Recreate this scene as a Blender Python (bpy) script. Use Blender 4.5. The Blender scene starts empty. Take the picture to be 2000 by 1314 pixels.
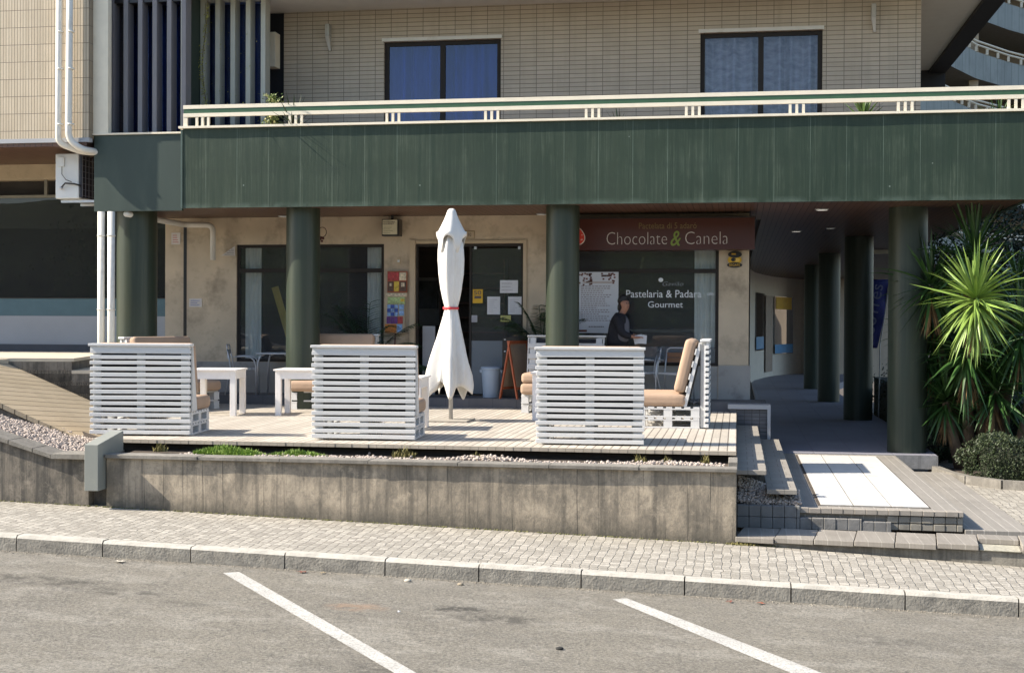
import bpy, bmesh, math, random
from mathutils import Vector, Matrix, noise
R = math.radians
random.seed(7)
S = bpy.context.scene
COL = S.collection
# ---------------------------------------------------------------- camera
th, pitch, roll = R(9.6), R(-0.58), R(0.27)
fw = Vector((-math.sin(th)*math.cos(pitch), math.cos(th)*math.cos(pitch), math.sin(pitch)))
r0 = Vector((math.cos(th), math.sin(th), 0)); u0 = r0.cross(fw)
rr = r0*math.cos(roll)+u0*math.sin(roll); uu = rr.cross(fw)
cam = bpy.data.cameras.new('camera'); co = bpy.data.objects.new('camera', cam); COL.objects.link(co)
co.matrix_world = Matrix(((rr.x, uu.x, -fw.x, 0), (rr.y, uu.y, -fw.y, 0), (rr.z, uu.z, -fw.z, 1.41), (0, 0, 0, 1)))
cam.lens = 46.8; cam.sensor_width = 36; cam.clip_end = 1000
S.camera = co
# ---------------------------------------------------------------- light
SUN = Vector((1.2, 0.30, -1.0)).normalized()
W = bpy.data.worlds.new('World'); S.world = W; W.use_nodes = True
nt = W.node_tree; bg = nt.nodes['Background']
sky = nt.nodes.new('ShaderNodeTexSky'); sky.sky_type = 'NISHITA'; sky.sun_disc = False
sky.sun_elevation = math.asin(-SUN.z); sky.sun_rotation = math.atan2(-SUN.x, -SUN.y)
nt.links.new(sky.outputs[0], bg.inputs[0]); bg.inputs[1].default_value = 0.12
sl = bpy.data.lights.new('sun', 'SUN'); sl.energy = 4.6; sl.angle = R(0.5); sl.color = (1, .91, .78)
so = bpy.data.objects.new('sun', sl); COL.objects.link(so); so.location = (-20, -4, 20)
so.rotation_euler = SUN.to_track_quat('-Z', 'Y').to_euler()
S.view_settings.view_transform = 'Standard'; S.view_settings.look = 'None'
S.view_settings.exposure = 1.05; S.view_settings.gamma = 1
S.render.engine = 'CYCLES'
S.cycles.max_bounces = 8; S.cycles.transparent_max_bounces = 16
# ---------------------------------------------------------------- material helpers
def lin(v): v /= 255.0; return v/12.92 if v <= .04045 else ((v+.055)/1.055)**2.4
def c(r, g, b): return (lin(r), lin(g), lin(b), 1)
class NT:
    def __init__(s, name):
        s.m = bpy.data.materials.new(name); s.m.use_nodes = True; s.t = s.m.node_tree
        s.b = s.t.nodes['Principled BSDF']; s.o = s.t.nodes['Material Output']
        s.tc = s.n('ShaderNodeTexCoord')
        s.P = s.tc.outputs['Object']
    def n(s, ty, **k):
        q = s.t.nodes.new(ty)
        for a, v in k.items(): setattr(q, a, v)
        return q
    def l(s, a, b): s.t.links.new(a, b)
    def map(s, scale=(1, 1, 1), src=None, loc=(0, 0, 0)):
        q = s.n('ShaderNodeMapping'); q.inputs['Scale'].default_value = scale; q.inputs['Location'].default_value = loc
        s.l(src or s.P, q.inputs[0]); return q.outputs[0]
    def noise(s, scale, detail=4, src=None, rough=.55, stretch=None, dist=0):
        q = s.n('ShaderNodeTexNoise'); q.inputs['Scale'].default_value = scale; q.inputs['Detail'].default_value = detail
        q.inputs['Roughness'].default_value = rough; q.inputs['Distortion'].default_value = dist
        s.l(s.map(stretch, src) if stretch else (src or s.P), q.inputs['Vector']); return q.outputs['Fac']
    def ramp(s, f, stops):
        q = s.n('ShaderNodeValToRGB'); e = q.color_ramp.elements
        while len(e) < len(stops): e.new(.5)
        for i, (p, cc) in enumerate(stops):
            e[i].position = p; e[i].color = cc if not isinstance(cc, (int, float)) else (cc, cc, cc, 1)
        s.l(f, q.inputs[0]); return q.outputs[0]
    def mix(s, f, a, b, mode='MIX'):
        q = s.n('ShaderNodeMix', data_type='RGBA', blend_type=mode)
        for v, i in ((f, 0), (a, 6), (b, 7)):
            if hasattr(v, 'is_linked'): s.l(v, q.inputs[i])
            else: q.inputs[i].default_value = v
        return q.outputs[2]
    def math(s, op, a, b=0.0, cl=False):
        q = s.n('ShaderNodeMath', operation=op); q.use_clamp = cl
        for v, i in ((a, 0), (b, 1)):
            if hasattr(v, 'is_linked'): s.l(v, q.inputs[i])
            else: q.inputs[i].default_value = v
        return q.outputs[0]
    def bump(s, h, st=.3, d=.01):
        q = s.n('ShaderNodeBump'); q.inputs['Strength'].default_value = st; q.inputs['Distance'].default_value = d
        s.l(h, q.inputs['Height'])
        if s.b.inputs['Normal'].is_linked: s.l(s.b.inputs['Normal'].links[0].from_socket, q.inputs['Normal'])
        s.l(q.outputs[0], s.b.inputs['Normal'])
    def swz(s, order):       # object coordinates swizzled, e.g. 'xz'
        q = s.n('ShaderNodeSeparateXYZ'); s.l(s.P, q.inputs[0]); k = s.n('ShaderNodeCombineXYZ')
        for i, a in enumerate(order): s.l(q.outputs['xyz'.index(a)], k.inputs[i])
        return k.outputs[0]
    def fin(s, col=None, rough=.6, metal=0, spec=.5):
        if col is not None:
            if hasattr(col, 'is_linked'): s.l(col, s.b.inputs['Base Color'])
            else: s.b.inputs['Base Color'].default_value = col
        if hasattr(rough, 'is_linked'): s.l(rough, s.b.inputs['Roughness'])
        else: s.b.inputs['Roughness'].default_value = rough
        s.b.inputs['Metallic'].default_value = metal; s.b.inputs['Specular IOR Level'].default_value = spec
        return s.m
def sc(col, k): return (col[0]*k, col[1]*k, col[2]*k, 1)
def pm(name, col, rough=.6, var=.12, vs=5, stretch=None, bump=0, bs=60, metal=0, spec=.5, dirt=None, dth=(.55, .75), ds=3):
    s = NT(name)
    f = s.noise(vs, 5, stretch=stretch)
    cc = s.mix(s.ramp(f, [(.3, 0.0), (.7, 1.0)]), sc(col, 1-var), sc(col, 1+var))
    if dirt:
        g = s.noise(ds, 6, rough=.65, stretch=stretch)
        cc = s.mix(s.ramp(g, [(dth[0], 0.0), (dth[1], 1.0)]), cc, dirt)
    if bump: s.bump(s.noise(bs, 4), bump, .01)
    return s.fin(cc, rough, metal, spec)
def glass(name, tint, ior=1.5, rough=.0, boost=1.0, dust=0.0):
    s = NT(name)
    tr = s.n('ShaderNodeBsdfTransparent'); tr.inputs[0].default_value = tint
    gl = s.n('ShaderNodeBsdfGlossy'); gl.inputs['Roughness'].default_value = rough; gl.inputs[0].default_value = (.95, .97, 1, 1)
    fr = s.n('ShaderNodeFresnel'); fr.inputs[0].default_value = ior
    bp = s.n('ShaderNodeBump'); bp.inputs['Strength'].default_value = .02; bp.inputs['Distance'].default_value = .02
    s.l(s.noise(1.3, 2), bp.inputs['Height']); s.l(bp.outputs[0], gl.inputs['Normal'])
    f = s.math('MULTIPLY', fr.outputs[0], boost, True)
    mx = s.n('ShaderNodeMixShader'); s.l(f, mx.inputs[0]); s.l(tr.outputs[0], mx.inputs[1]); s.l(gl.outputs[0], mx.inputs[2])
    out = mx.outputs[0]
    if dust:
        df = s.n('ShaderNodeBsdfDiffuse'); df.inputs[0].default_value = (.45, .47, .5, 1)
        m2 = s.n('ShaderNodeMixShader'); m2.inputs[0].default_value = dust; s.l(out, m2.inputs[1]); s.l(df.outputs[0], m2.inputs[2]); out = m2.outputs[0]
    s.l(out, s.o.inputs['Surface']); return s.m
# ---------------------------------------------------------------- mesh builder
class MB:
    def __init__(s): s.v = []; s.f = []
    def add(s, vs, fs, M=None):
        o = len(s.v)
        for p in vs:
            p = Vector(p); s.v.append(M @ p if M else p)
        s.f += [tuple(i+o for i in f) for f in fs]; return s
    def box(s, x0, x1, y0, y1, z0, z1, M=None):
        vs = [(x, y, z) for z in (z0, z1) for y in (y0, y1) for x in (x0, x1)]
        return s.add(vs, [(0, 2, 3, 1), (4, 5, 7, 6), (0, 1, 5, 4), (2, 6, 7, 3), (0, 4, 6, 2), (1, 3, 7, 5)], M)
    def bar(s, a, b, w, h, up=(0, 0, 1)):     # box from a to b
        a, b = Vector(a), Vector(b); d = b-a; L = d.length; d.normalize()
        sd = d.cross(Vector(up)).normalized(); n = sd.cross(d)
        M = Matrix(((sd.x, d.x, n.x, a.x), (sd.y, d.y, n.y, a.y), (sd.z, d.z, n.z, a.z), (0, 0, 0, 1)))
        return s.box(-w/2, w/2, 0, L, -h/2, h/2, M)
    def quad(s, *p): return s.add(p, [tuple(range(len(p)))])
    def tube(s, pts, r, n=8, cap=True, close=False):
        pts = [Vector(p) for p in pts]; rs = r if isinstance(r, (list, tuple)) else [r]*len(pts)
        rings = []; pn = None
        for i, p in enumerate(pts):
            t = (pts[min(i+1, len(pts)-1)]-pts[max(i-1, 0)]).normalized()
            if pn is None: pn = t.orthogonal().normalized()
            pn = (pn-t*pn.dot(t)).normalized(); bn = t.cross(pn)
            rings.append([p+(pn*math.cos(a)+bn*math.sin(a))*rs[i] for a in [2*math.pi*k/n for k in range(n)]])
        o = len(s.v); s.v += [q for g in rings for q in g]
        for i in range(len(pts)-1):
            for k in range(n):
                a, b = o+i*n+k, o+i*n+(k+1) % n; s.f.append((a, b, b+n, a+n))
        if cap: s.f.append(tuple(o+k for k in range(n))[::-1]); s.f.append(tuple(o+(len(pts)-1)*n+k for k in range(n)))
        return s
    def lathe(s, prof, n=24, ctr=(0, 0, 0), fn=None, cap=True):
        o = len(s.v)
        for (z, r) in prof:
            for k in range(n):
                a = 2*math.pi*k/n; q = fn(z, r, a) if fn else (r, z)
                s.v.append(Vector((ctr[0]+q[0]*math.cos(a), ctr[1]+q[0]*math.sin(a), ctr[2]+q[1])))
        for i in range(len(prof)-1):
            for k in range(n):
                a, b = o+i*n+k, o+i*n+(k+1) % n; s.f.append((a, b, b+n, a+n))
        if cap: s.f.append(tuple(o+k for k in range(n))[::-1]); s.f.append(tuple(o+(len(prof)-1)*n+k for k in range(n)))
        return s
    def rbox(s, x0, x1, y0, y1, z0, z1, r=.04, M=None, n=5):   # cushion
        cx, cy, cz = (x0+x1)/2, (y0+y1)/2, (z0+z1)/2; h = Vector(((x1-x0)/2, (y1-y0)/2, (z1-z0)/2))
        bm = bmesh.new(); bmesh.ops.create_cube(bm, size=2)
        bmesh.ops.subdivide_edges(bm, edges=bm.edges[:], cuts=9, use_grid_fill=True)
        vs = []
        for v in bm.verts:
            q = []
            for i in range(3):
                t = v.co[i]; ins = h[i]-r
                a = abs(t); k = (a/.6)*ins if a <= .6 else ins+(a-.6)/.4*r
                q.append(math.copysign(k, t))
            p = Vector(q); core = Vector([max(-(h[i]-r), min(h[i]-r, p[i])) for i in range(3)]); d = p-core
            if d.length > 1e-6:
                mx = max(abs(d[0]), abs(d[1]), abs(d[2])); p = core+d.normalized()*mx
            # slight puff
            ux, uy, uz = p[0]/h[0], p[1]/h[1], p[2]/h[2]
            if h[2] < h[1]: p.z *= 1+.10*(1-ux**4)*(1-uy**4)
            else: p.y *= 1+.10*(1-ux**4)*(1-uz**4)
            vs.append(p+Vector((cx, cy, cz)))
        fs = [tuple(v.index for v in f.verts) for f in bm.faces]; bm.free()
        return s.add(vs, fs, M)
    def build(s, name, mt, parent=None, smooth=False, bevel=0, world=True):
        me = bpy.data.meshes.new(name); me.from_pydata([tuple(v) for v in s.v], [], s.f); me.update()
        if smooth: me.polygons.foreach_set('use_smooth', [True]*len(me.polygons))
        for m in (mt if isinstance(mt, (list, tuple)) else [mt]): me.materials.append(m)
        o = bpy.data.objects.new(name, me); COL.objects.link(o)
        if parent:
            o.parent = parent
            if world: o.matrix_parent_inverse = parent_world(parent).inverted()
        if bevel:
            b = o.modifiers.new('bevel', 'BEVEL'); b.width = bevel; b.segments = 2; b.limit_method = 'ANGLE'
        if smooth == 'auto':
            me.set_sharp_from_angle(angle=R(40))
        return o
def parent_world(o):
    M = Matrix.LocRotScale(o.location, o.rotation_euler, o.scale)
    return parent_world(o.parent) @ o.matrix_parent_inverse @ M if o.parent else M
def tag(o, label=None, cat=None, group=None, kind=None):
    for k, v in (('label', label), ('category', cat), ('group', group), ('kind', kind)):
        if v: o[k] = v
    return o
def empty(name, loc, rz=0, label=None, cat=None, group=None, kind=None):
    o = bpy.data.objects.new(name, None); COL.objects.link(o); o.empty_display_size = .2
    o.location = loc; o.rotation_euler = (0, 0, rz); return tag(o, label, cat, group, kind)
def copy_tree(o, parent=None):
    q = o.copy(); COL.objects.link(q); q.parent = parent
    for ch in list(o.children): copy_tree(ch, q)
    return q
def struct(mb, name, mt, **k): return tag(mb.build(name, mt, **k), kind='structure')
def text(s, size, name, mt, parent, loc, rot=(R(90), 0, 0), ext=.002, align='CENTER', sx=1, off=0.0, shear=0):
    cu = bpy.data.curves.new(name, 'FONT'); cu.body = s; cu.size = size; cu.align_x = align; cu.align_y = 'CENTER'
    cu.extrude = ext; cu.offset = off; cu.shear = shear; cu.resolution_u = 3
    t = bpy.data.objects.new('tmp', cu); COL.objects.link(t)
    bpy.context.view_layer.update()
    me = bpy.data.meshes.new_from_object(t.evaluated_get(bpy.context.evaluated_depsgraph_get()))
    bpy.data.objects.remove(t)
    M = Matrix.LocRotScale(Vector(loc), __import__('mathutils').Euler(rot), Vector((sx, 1, 1)))
    me.transform(M); me.name = name; me.materials.clear(); me.materials.append(mt)
    o = bpy.data.objects.new(name, me); COL.objects.link(o)
    if parent: o.parent = parent; o.matrix_parent_inverse = parent_world(parent).inverted()
    return o
def wall_xz(mb, x0, x1, z0, z1, y0, y1, holes=()):
    xs = sorted({x0, x1, *[h[0] for h in holes], *[h[1] for h in holes]}); zs = sorted({z0, z1, *[h[2] for h in holes], *[h[3] for h in holes]})
    xs = [x for x in xs if x0 <= x <= x1]; zs = [z for z in zs if z0 <= z <= z1]
    def solid(i, j):
        if i < 0 or j < 0 or i >= len(xs)-1 or j >= len(zs)-1: return False
        cx, cz = (xs[i]+xs[i+1])/2, (zs[j]+zs[j+1])/2
        return not any(h[0] < cx < h[1] and h[2] < cz < h[3] for h in holes)
    for i in range(len(xs)-1):
        for j in range(len(zs)-1):
            if not solid(i, j): continue
            a, b, p, q = xs[i], xs[i+1], zs[j], zs[j+1]
            mb.quad((a, y0, p), (b, y0, p), (b, y0, q), (a, y0, q)); mb.quad((b, y1, p), (a, y1, p), (a, y1, q), (b, y1, q))
            if not solid(i-1, j): mb.quad((a, y0, p), (a, y0, q), (a, y1, q), (a, y1, p))
            if not solid(i+1, j): mb.quad((b, y0, p), (b, y1, p), (b, y1, q), (b, y0, q))
            if not solid(i, j-1): mb.quad((a, y0, p), (a, y1, p), (b, y1, p), (b, y0, p))
            if not solid(i, j+1): mb.quad((a, y0, q), (b, y0, q), (b, y1, q), (a, y1, q))
    return mb
# ---------------------------------------------------------------- materials
def m_asphalt():
    s = NT('asphalt'); f1 = s.noise(.9, 6, rough=.65); f2 = s.noise(42, 5, rough=.85); f4 = s.noise(110, 3, rough=.8); f3 = s.noise(7, 6, rough=.75)
    base = s.mix(s.ramp(f1, [(.3, 0.0), (.7, 1.0)]), (.21, .188, .148, 1), (.28, .253, .20, 1))
    base = s.mix(s.ramp(s.noise(.55, 7, rough=.7), [(.46, 0.0), (.62, .35)]), base, (.175, .162, .138, 1))
    base = s.mix(s.ramp(s.noise(1.5, 8, rough=.75, src=s.map((1, 1.8, 1), loc=(3, 9, 0))), [(.50, 0.0), (.60, .45)]), base, (.42, .39, .33, 1))
    base = s.mix(s.ramp(s.noise(20, 5, rough=.8), [(.36, .55), (.48, 0.0)]), base, (.085, .078, .065, 1))
    base = s.mix(s.ramp(f2, [(.52, 0.0), (.62, .7)]), base, (.40, .38, .33, 1))
    base = s.mix(s.ramp(f2, [(.38, .8), (.48, 0.0)]), base, (.085, .08, .069, 1))
    base = s.mix(s.ramp(f4, [(.36, .5), (.5, 0.0)]), base, (.08, .076, .066, 1))
    base = s.mix(s.ramp(f3, [(.54, 0.0), (.74, .5)]), base, (.125, .117, .10, 1))
    for (x, y, rx, ry, k) in ((-2.28, 11.0, .34, .18, 1.15), (-1.9, 10.75, .5, .2, .95), (-6.1, 11.0, .9, .24, .85), (-5.3, 10.75, .55, .18, .85), (-2.55, 8.95, .6, .2, .7), (-3.15, 10.83, .32, .2, -.9), (1.2, 10.9, .5, .2, .5), (-4.6, 10.5, .4, .15, .5)):
        mp = s.n('ShaderNodeMapping'); mp.inputs['Location'].default_value = (-x/rx, -y/ry, 0); mp.inputs['Scale'].default_value = (1/rx, 1/ry, 0)
        s.l(s.P, mp.inputs[0]); g = s.n('ShaderNodeTexGradient', gradient_type='SPHERICAL'); s.l(mp.outputs[0], g.inputs[0])
        msk = s.math('MULTIPLY', s.math('MULTIPLY', g.outputs['Fac'], 2.0, True), s.ramp(s.noise(5.5, 6, rough=.75), [(.44, 0.0), (.56, 1.0)]))
        base = s.mix(s.math('MULTIPLY', msk, abs(k)*.72, True), base, (.05, .046, .038, 1) if k > 0 else (.30, .20, .13, 1))
    vo = s.n('ShaderNodeTexVoronoi', feature='DISTANCE_TO_EDGE'); vo.inputs['Scale'].default_value = .8
    nz = s.n('ShaderNodeTexNoise'); nz.inputs['Scale'].default_value = 3.0; nz.inputs['Detail'].default_value = 5; s.l(s.P, nz.inputs['Vector'])
    s.l(s.mix(.35, s.P, nz.outputs['Color']), vo.inputs['Vector'])
    cr = s.math('MULTIPLY', s.ramp(vo.outputs['Distance'], [(0, 1.0), (.008, 0.0)]), s.ramp(s.noise(.7, 3), [(.52, 0.0), (.62, 1.0)]))
    base = s.mix(s.math('MULTIPLY', cr, .45), base, (.06, .056, .05, 1))
    base = s.mix(s.ramp(s.noise(2.3, 7, rough=.7), [(.56, 0.0), (.72, .3)]), base, (.33, .305, .26, 1))
    s.bump(f2, .9, .016); s.bump(f3, .5, .03); s.bump(f4, .35, .006)
    return s.fin(base, .85)
def m_cobble():
    s = NT('cobble'); nz = s.n('ShaderNodeTexNoise'); nz.inputs['Scale'].default_value = 5.5; nz.inputs['Detail'].default_value = 3
    s.l(s.P, nz.inputs['Vector'])
    mp = s.n('ShaderNodeVectorMath', operation='SCALE'); s.l(nz.outputs['Color'], mp.inputs[0]); mp.inputs['Scale'].default_value = .075
    ad = s.n('ShaderNodeVectorMath', operation='ADD'); s.l(s.swz('yx'), ad.inputs[0]); s.l(mp.outputs[0], ad.inputs[1])
    b = s.n('ShaderNodeTexBrick'); b.inputs['Scale'].default_value = 1; b.offset = .43; b.inputs['Brick Width'].default_value = .098; b.inputs['Row Height'].default_value = .088
    b.inputs['Mortar Size'].default_value = .0075; b.inputs['Mortar Smooth'].default_value = .8; b.inputs['Bias'].default_value = 0
    b.inputs['Color1'].default_value = (.28, .255, .215, 1); b.inputs['Color2'].default_value = (.50, .462, .395, 1); b.inputs['Mortar'].default_value = (.20, .185, .155, 1)
    s.l(ad.outputs[0], b.inputs[0])
    g = s.noise(1.6, 7, rough=.7)
    col = s.mix(s.ramp(g, [(.45, 0.0), (.72, .55)]), b.outputs['Color'], (.27, .25, .21, 1))
    col = s.mix(s.ramp(s.noise(35, 5, rough=.8), [(.38, .55), (.55, 0.0)]), col, (.22, .205, .17, 1))
    col = s.mix(s.ramp(s.noise(28, 5, rough=.8, src=s.map((1, 1, 1), loc=(7, 3, 0))), [(.55, 0.0), (.70, .6)]), col, (.66, .63, .56, 1))
    s.bump(s.math('SUBTRACT', 1.0, b.outputs['Fac']), .7, .014); s.bump(s.noise(30, 5, rough=.7), .6, .012)
    return s.fin(col, .8)
def m_concrete(name='concrete', warm=(.46, .388, .292, 1), dark=(.12, .108, .088, 1), lines=True, amt=1.0, axis='x'):
    s = NT(name)
    nz = s.n('ShaderNodeTexNoise'); nz.inputs['Scale'].default_value = 2.5; nz.inputs['Detail'].default_value = 6; s.l(s.P, nz.inputs[0])
    sc_ = s.n('ShaderNodeVectorMath', operation='SCALE'); sc_.inputs['Scale'].default_value = .16; s.l(nz.outputs['Color'], sc_.inputs[0])
    wv = s.n('ShaderNodeVectorMath', operation='ADD'); s.l(s.P, wv.inputs[0]); s.l(sc_.outputs[0], wv.inputs[1]); wp = wv.outputs[0]
    f = s.noise(1.0, 6, stretch=(3.0, 3.0, 1.5), rough=.72, src=wp); h = s.noise(1.0, 5, stretch=(10, 10, .30), rough=.7); g = s.noise(3.5, 8, rough=.75); q = s.noise(16, 6, rough=.8)
    col = s.mix(s.ramp(s.noise(.55, 3), [(.35, 0.0), (.65, 1.0)]), warm, sc(warm, .80))
    col = s.mix(s.ramp(f, [(.43, 0.0), (.60, .68*amt)]), col, dark)
    col = s.mix(s.ramp(h, [(.50, 0.0), (.62, .6*amt)]), col, sc(dark, .85))
    col = s.mix(s.ramp(g, [(.56, 0.0), (.68, .6)]), col, sc(warm, 1.25))
    col = s.mix(s.ramp(q, [(.36, .45), (.5, 0.0)]), col, sc(dark, 1.1))
    if lines:
        z = s.n('ShaderNodeSeparateXYZ'); s.l(s.P, z.inputs[0])
        # darker towards the foot, following the pavement slope
        zz = s.math('ADD', z.outputs[2], s.math('MULTIPLY', z.outputs[0], .0276))
        foot = s.ramp(s.math('ADD', s.math('ADD', zz, .9), s.math('MULTIPLY', s.math('SUBTRACT', .5, g), .5)), [(.0, .75), (.22, 0.0)])
        col = s.mix(foot, col, (.075, .07, .056, 1))
        b = s.n('ShaderNodeTexBrick'); b.offset = 0; b.inputs['Scale'].default_value = 1; b.inputs['Brick Width'].default_value = .235; b.inputs['Row Height'].default_value = 50
        b.inputs['Mortar Size'].default_value = .0042; b.inputs['Mortar Smooth'].default_value = .2
        n2 = s.n('ShaderNodeTexNoise'); n2.inputs['Scale'].default_value = 1.6; n2.inputs['Detail'].default_value = 5; s.l(s.map((1, 1, .5)), n2.inputs[0])
        s2 = s.n('ShaderNodeVectorMath', operation='SCALE'); s2.inputs['Scale'].default_value = .06; s.l(n2.outputs['Color'], s2.inputs[0])
        ad = s.n('ShaderNodeVectorMath', operation='ADD'); s.l(s.swz('xz'), ad.inputs[0]); s.l(s2.outputs[0], ad.inputs[1])
        s.l(ad.outputs[0], b.inputs[0])
        k = s.math('MULTIPLY', b.outputs['Fac'], s.ramp(s.noise(1.0, 4, stretch=(2.2, 2.2, 1.0)), [(.46, .0), (.60, .95)]))
        col = s.mix(k, col, (.06, .055, .045, 1)); s.bump(s.math('SUBTRACT', 1.0, k), .35, .01)
    s.bump(q, .5, .012); s.bump(s.noise(60, 5, rough=.7), .35, .008)
    return s.fin(col, .88)
def m_fascia(name='green_metal_cladding'):
    s = NT(name)
    b = s.n('ShaderNodeTexBrick'); b.offset = 0; b.inputs['Scale'].default_value = 1; b.inputs['Brick Width'].default_value = .53; b.inputs['Row Height'].default_value = 90
    b.inputs['Mortar Size'].default_value = .0045; b.inputs['Mortar Smooth'].default_value = .3
    b.inputs['Color1'].default_value = (.020, .036, .022, 1); b.inputs['Color2'].default_value = (.025, .042, .026, 1); b.inputs['Mortar'].default_value = (.12, .16, .125, 1)
    s.l(s.swz('xz'), b.inputs[0])
    f = s.noise(1.0, 6, stretch=(11, 11, .35), rough=.75); g = s.noise(1.0, 5, stretch=(34, 34, .6), rough=.8); h = s.noise(1.2, 6, rough=.65)
    z = s.n('ShaderNodeSeparateXYZ'); s.l(s.P, z.inputs[0])
    gate = s.ramp(s.noise(1.0, 4, stretch=(3, 3, 2.2)), [(.40, .25), (.6, 1.0)])
    col = s.mix(s.math('MULTIPLY', s.ramp(f, [(.44, 0.0), (.60, .75)]), gate), b.outputs['Color'], (.040, .060, .040, 1))
    col = s.mix(s.math('MULTIPLY', s.ramp(g, [(.52, 0.0), (.66, .85)]), gate), col, (.085, .11, .078, 1))
    col = s.mix(s.ramp(h, [(.38, .5), (.6, 0.0)]), col, (.020, .036, .024, 1))
    band = s.ramp(s.math('ABSOLUTE', s.math('SUBTRACT', z.outputs[2], s.math('ADD', 3.78, s.math('MULTIPLY', s.noise(1.3, 3), .1)))), [(0, .6), (.08, 0.0)])
    col = s.mix(s.math('MULTIPLY', band, s.ramp(s.noise(2.3, 5), [(.4, 0.0), (.65, 1.0)])), col, (.022, .036, .026, 1))
    low = s.math('MULTIPLY', s.ramp(s.math('SUBTRACT', z.outputs[2], 3.25), [(0, .55), (.09, 0.0)]), s.ramp(s.noise(2.1, 6, rough=.7), [(.42, 0.0), (.6, 1.0)]))
    col = s.mix(low, col, (.11, .15, .12, 1))
    v = s.n('ShaderNodeTexVoronoi'); v.inputs['Scale'].default_value = 1.7; s.l(s.P, v.inputs[0])
    col = s.mix(s.ramp(v.outputs['Distance'], [(.014, .6), (.026, 0.0)]), col, (.25, .3, .26, 1))
    s.bump(s.noise(1.0, 3, stretch=(10, 10, .3)), .22, .012)
    return s.fin(col, s.ramp(f, [(.3, .42), (.7, .62)]), 0, .35)
def m_tile(name, w, h, mort, c1, c2, cm, order='xz', dirt=.35):
    s = NT(name)
    b = s.n('ShaderNodeTexBrick'); b.offset = 0; b.inputs['Scale'].default_value = 1; b.inputs['Brick Width'].default_value = w; b.inputs['Row Height'].default_value = h
    b.inputs['Mortar Size'].default_value = mort; b.inputs['Mortar Smooth'].default_value = .2; b.inputs['Bias'].default_value = 0
    b.inputs['Color1'].default_value = c1; b.inputs['Color2'].default_value = c2; b.inputs['Mortar'].default_value = cm
    s.l(s.swz(order), b.inputs[0])
    col = s.mix(s.ramp(s.noise(1.1, 6, rough=.65), [(.45, 0.0), (.75, dirt)]), b.outputs['Color'], sc(c1, .55))
    col = s.mix(s.ramp(s.noise(1.0, 4, stretch=(9, 9, .4)), [(.5, 0.0), (.75, dirt*.7)]), col, sc(c1, .6))
    s.bump(s.math('SUBTRACT', 1.0, b.outputs['Fac']), .6, .012); s.bump(s.noise(30, 3), .12, .01)
    return s.fin(col, .6)
def m_boards(name, w, c1, c2, cm, order='xy', L=2.2, mort=.004, rot=0, rough=.7, grain=(1, 1, 1), d1=None):
    s = NT(name); src = s.swz(order)
    if rot:
        q = s.n('ShaderNodeMapping'); q.inputs['Rotation'].default_value = (0, 0, rot); s.l(src, q.inputs[0]); src = q.outputs[0]
    b = s.n('ShaderNodeTexBrick'); b.offset = .37; b.inputs['Scale'].default_value = 1; b.inputs['Brick Width'].default_value = L; b.inputs['Row Height'].default_value = w
    b.inputs['Mortar Size'].default_value = mort; b.inputs['Mortar Smooth'].default_value = .1; b.inputs['Bias'].default_value = 0
    b.inputs['Color1'].default_value = c1; b.inputs['Color2'].default_value = c2; b.inputs['Mortar'].default_value = cm
    s.l(src, b.inputs[0])
    col = s.mix(s.ramp(s.noise(1, 5, src=src, stretch=(2, 40, 1), rough=.7), [(.35, .4), (.65, 0.0)]), b.outputs['Color'], sc(c1, .62))
    col = s.mix(s.ramp(s.noise(1.7, 6, rough=.65), [(.48, 0.0), (.75, .4)]), col, sc(c1, .55))
    s.bump(s.math('SUBTRACT', 1.0, b.outputs['Fac']), .7, .008)
    return s.fin(col, rough)
ASPH, COBB = m_asphalt(), m_cobble()
CONC = m_concrete(); CONC2 = m_concrete('plain_concrete', (.27, .25, .215, 1), (.12, .11, .095, 1), False, .6)
CONCD = m_concrete('weathered_concrete', (.2, .18, .15, 1), (.05, .047, .042, 1), False, 1.0)
KERBT = pm('kerb_lit_worn_top', (.45, .425, .37, 1), .85, .15, 9, bump=.5, bs=48)  # worn top made paler to carry the sunlight falling on it
KERB = pm('kerb_stone', (.285, .265, .225, 1), .85, .25, 9, bump=.8, bs=48, dirt=(.17, .16, .14, 1), dth=(.5, .78), ds=7)
FASC = m_fascia()
FASCD = pm('green_side_panel', (.028, .046, .037, 1), .5, .1, 3, stretch=(1, 1, .3), dirt=(.040, .058, .046, 1))
TILE = m_tile('beige_wall_tile', .285, .0745, .0046, (.50, .425, .325, 1), (.55, .47, .365, 1), (.15, .125, .10, 1))
TILEV = m_tile('beige_upright_tile', .0505, .283, .004, (.50, .415, .30, 1), (.57, .48, .355, 1), (.07, .055, .04, 1))
SOFF = m_boards('brown_soffit_boards', .10, (.125, .062, .04, 1), (.15, .078, .05, 1), (.02, .012, .01, 1), 'yx', 3.5, .006, rough=.4)
DECK = m_boards('composite_deck_boards', .10, (.46, .415, .35, 1), (.58, .53, .455, 1), (.12, .10, .08, 1), 'yx', 2.4, .007)
RAMPM = m_boards('ramp_boards', .145, (.46, .37, .24, 1), (.51, .415, .28, 1), (.10, .08, .055, 1), 'yx', 9, .008)
STEPM = m_boards('step_pavers', .31, (.30, .275, .24, 1), (.34, .315, .27, 1), (.18, .165, .14, 1), 'xy', .2, .004)
PAVG = m_boards('grooved_pavers', .125, (.275, .255, .225, 1), (.315, .29, .255, 1), (.48, .45, .40, 1), 'yx', 30, .005)
BLOCK = m_tile('concrete_block', .20, .105, .004, (.20, .19, .17, 1), (.27, .255, .225, 1), (.06, .055, .05, 1), 'xz')
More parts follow.
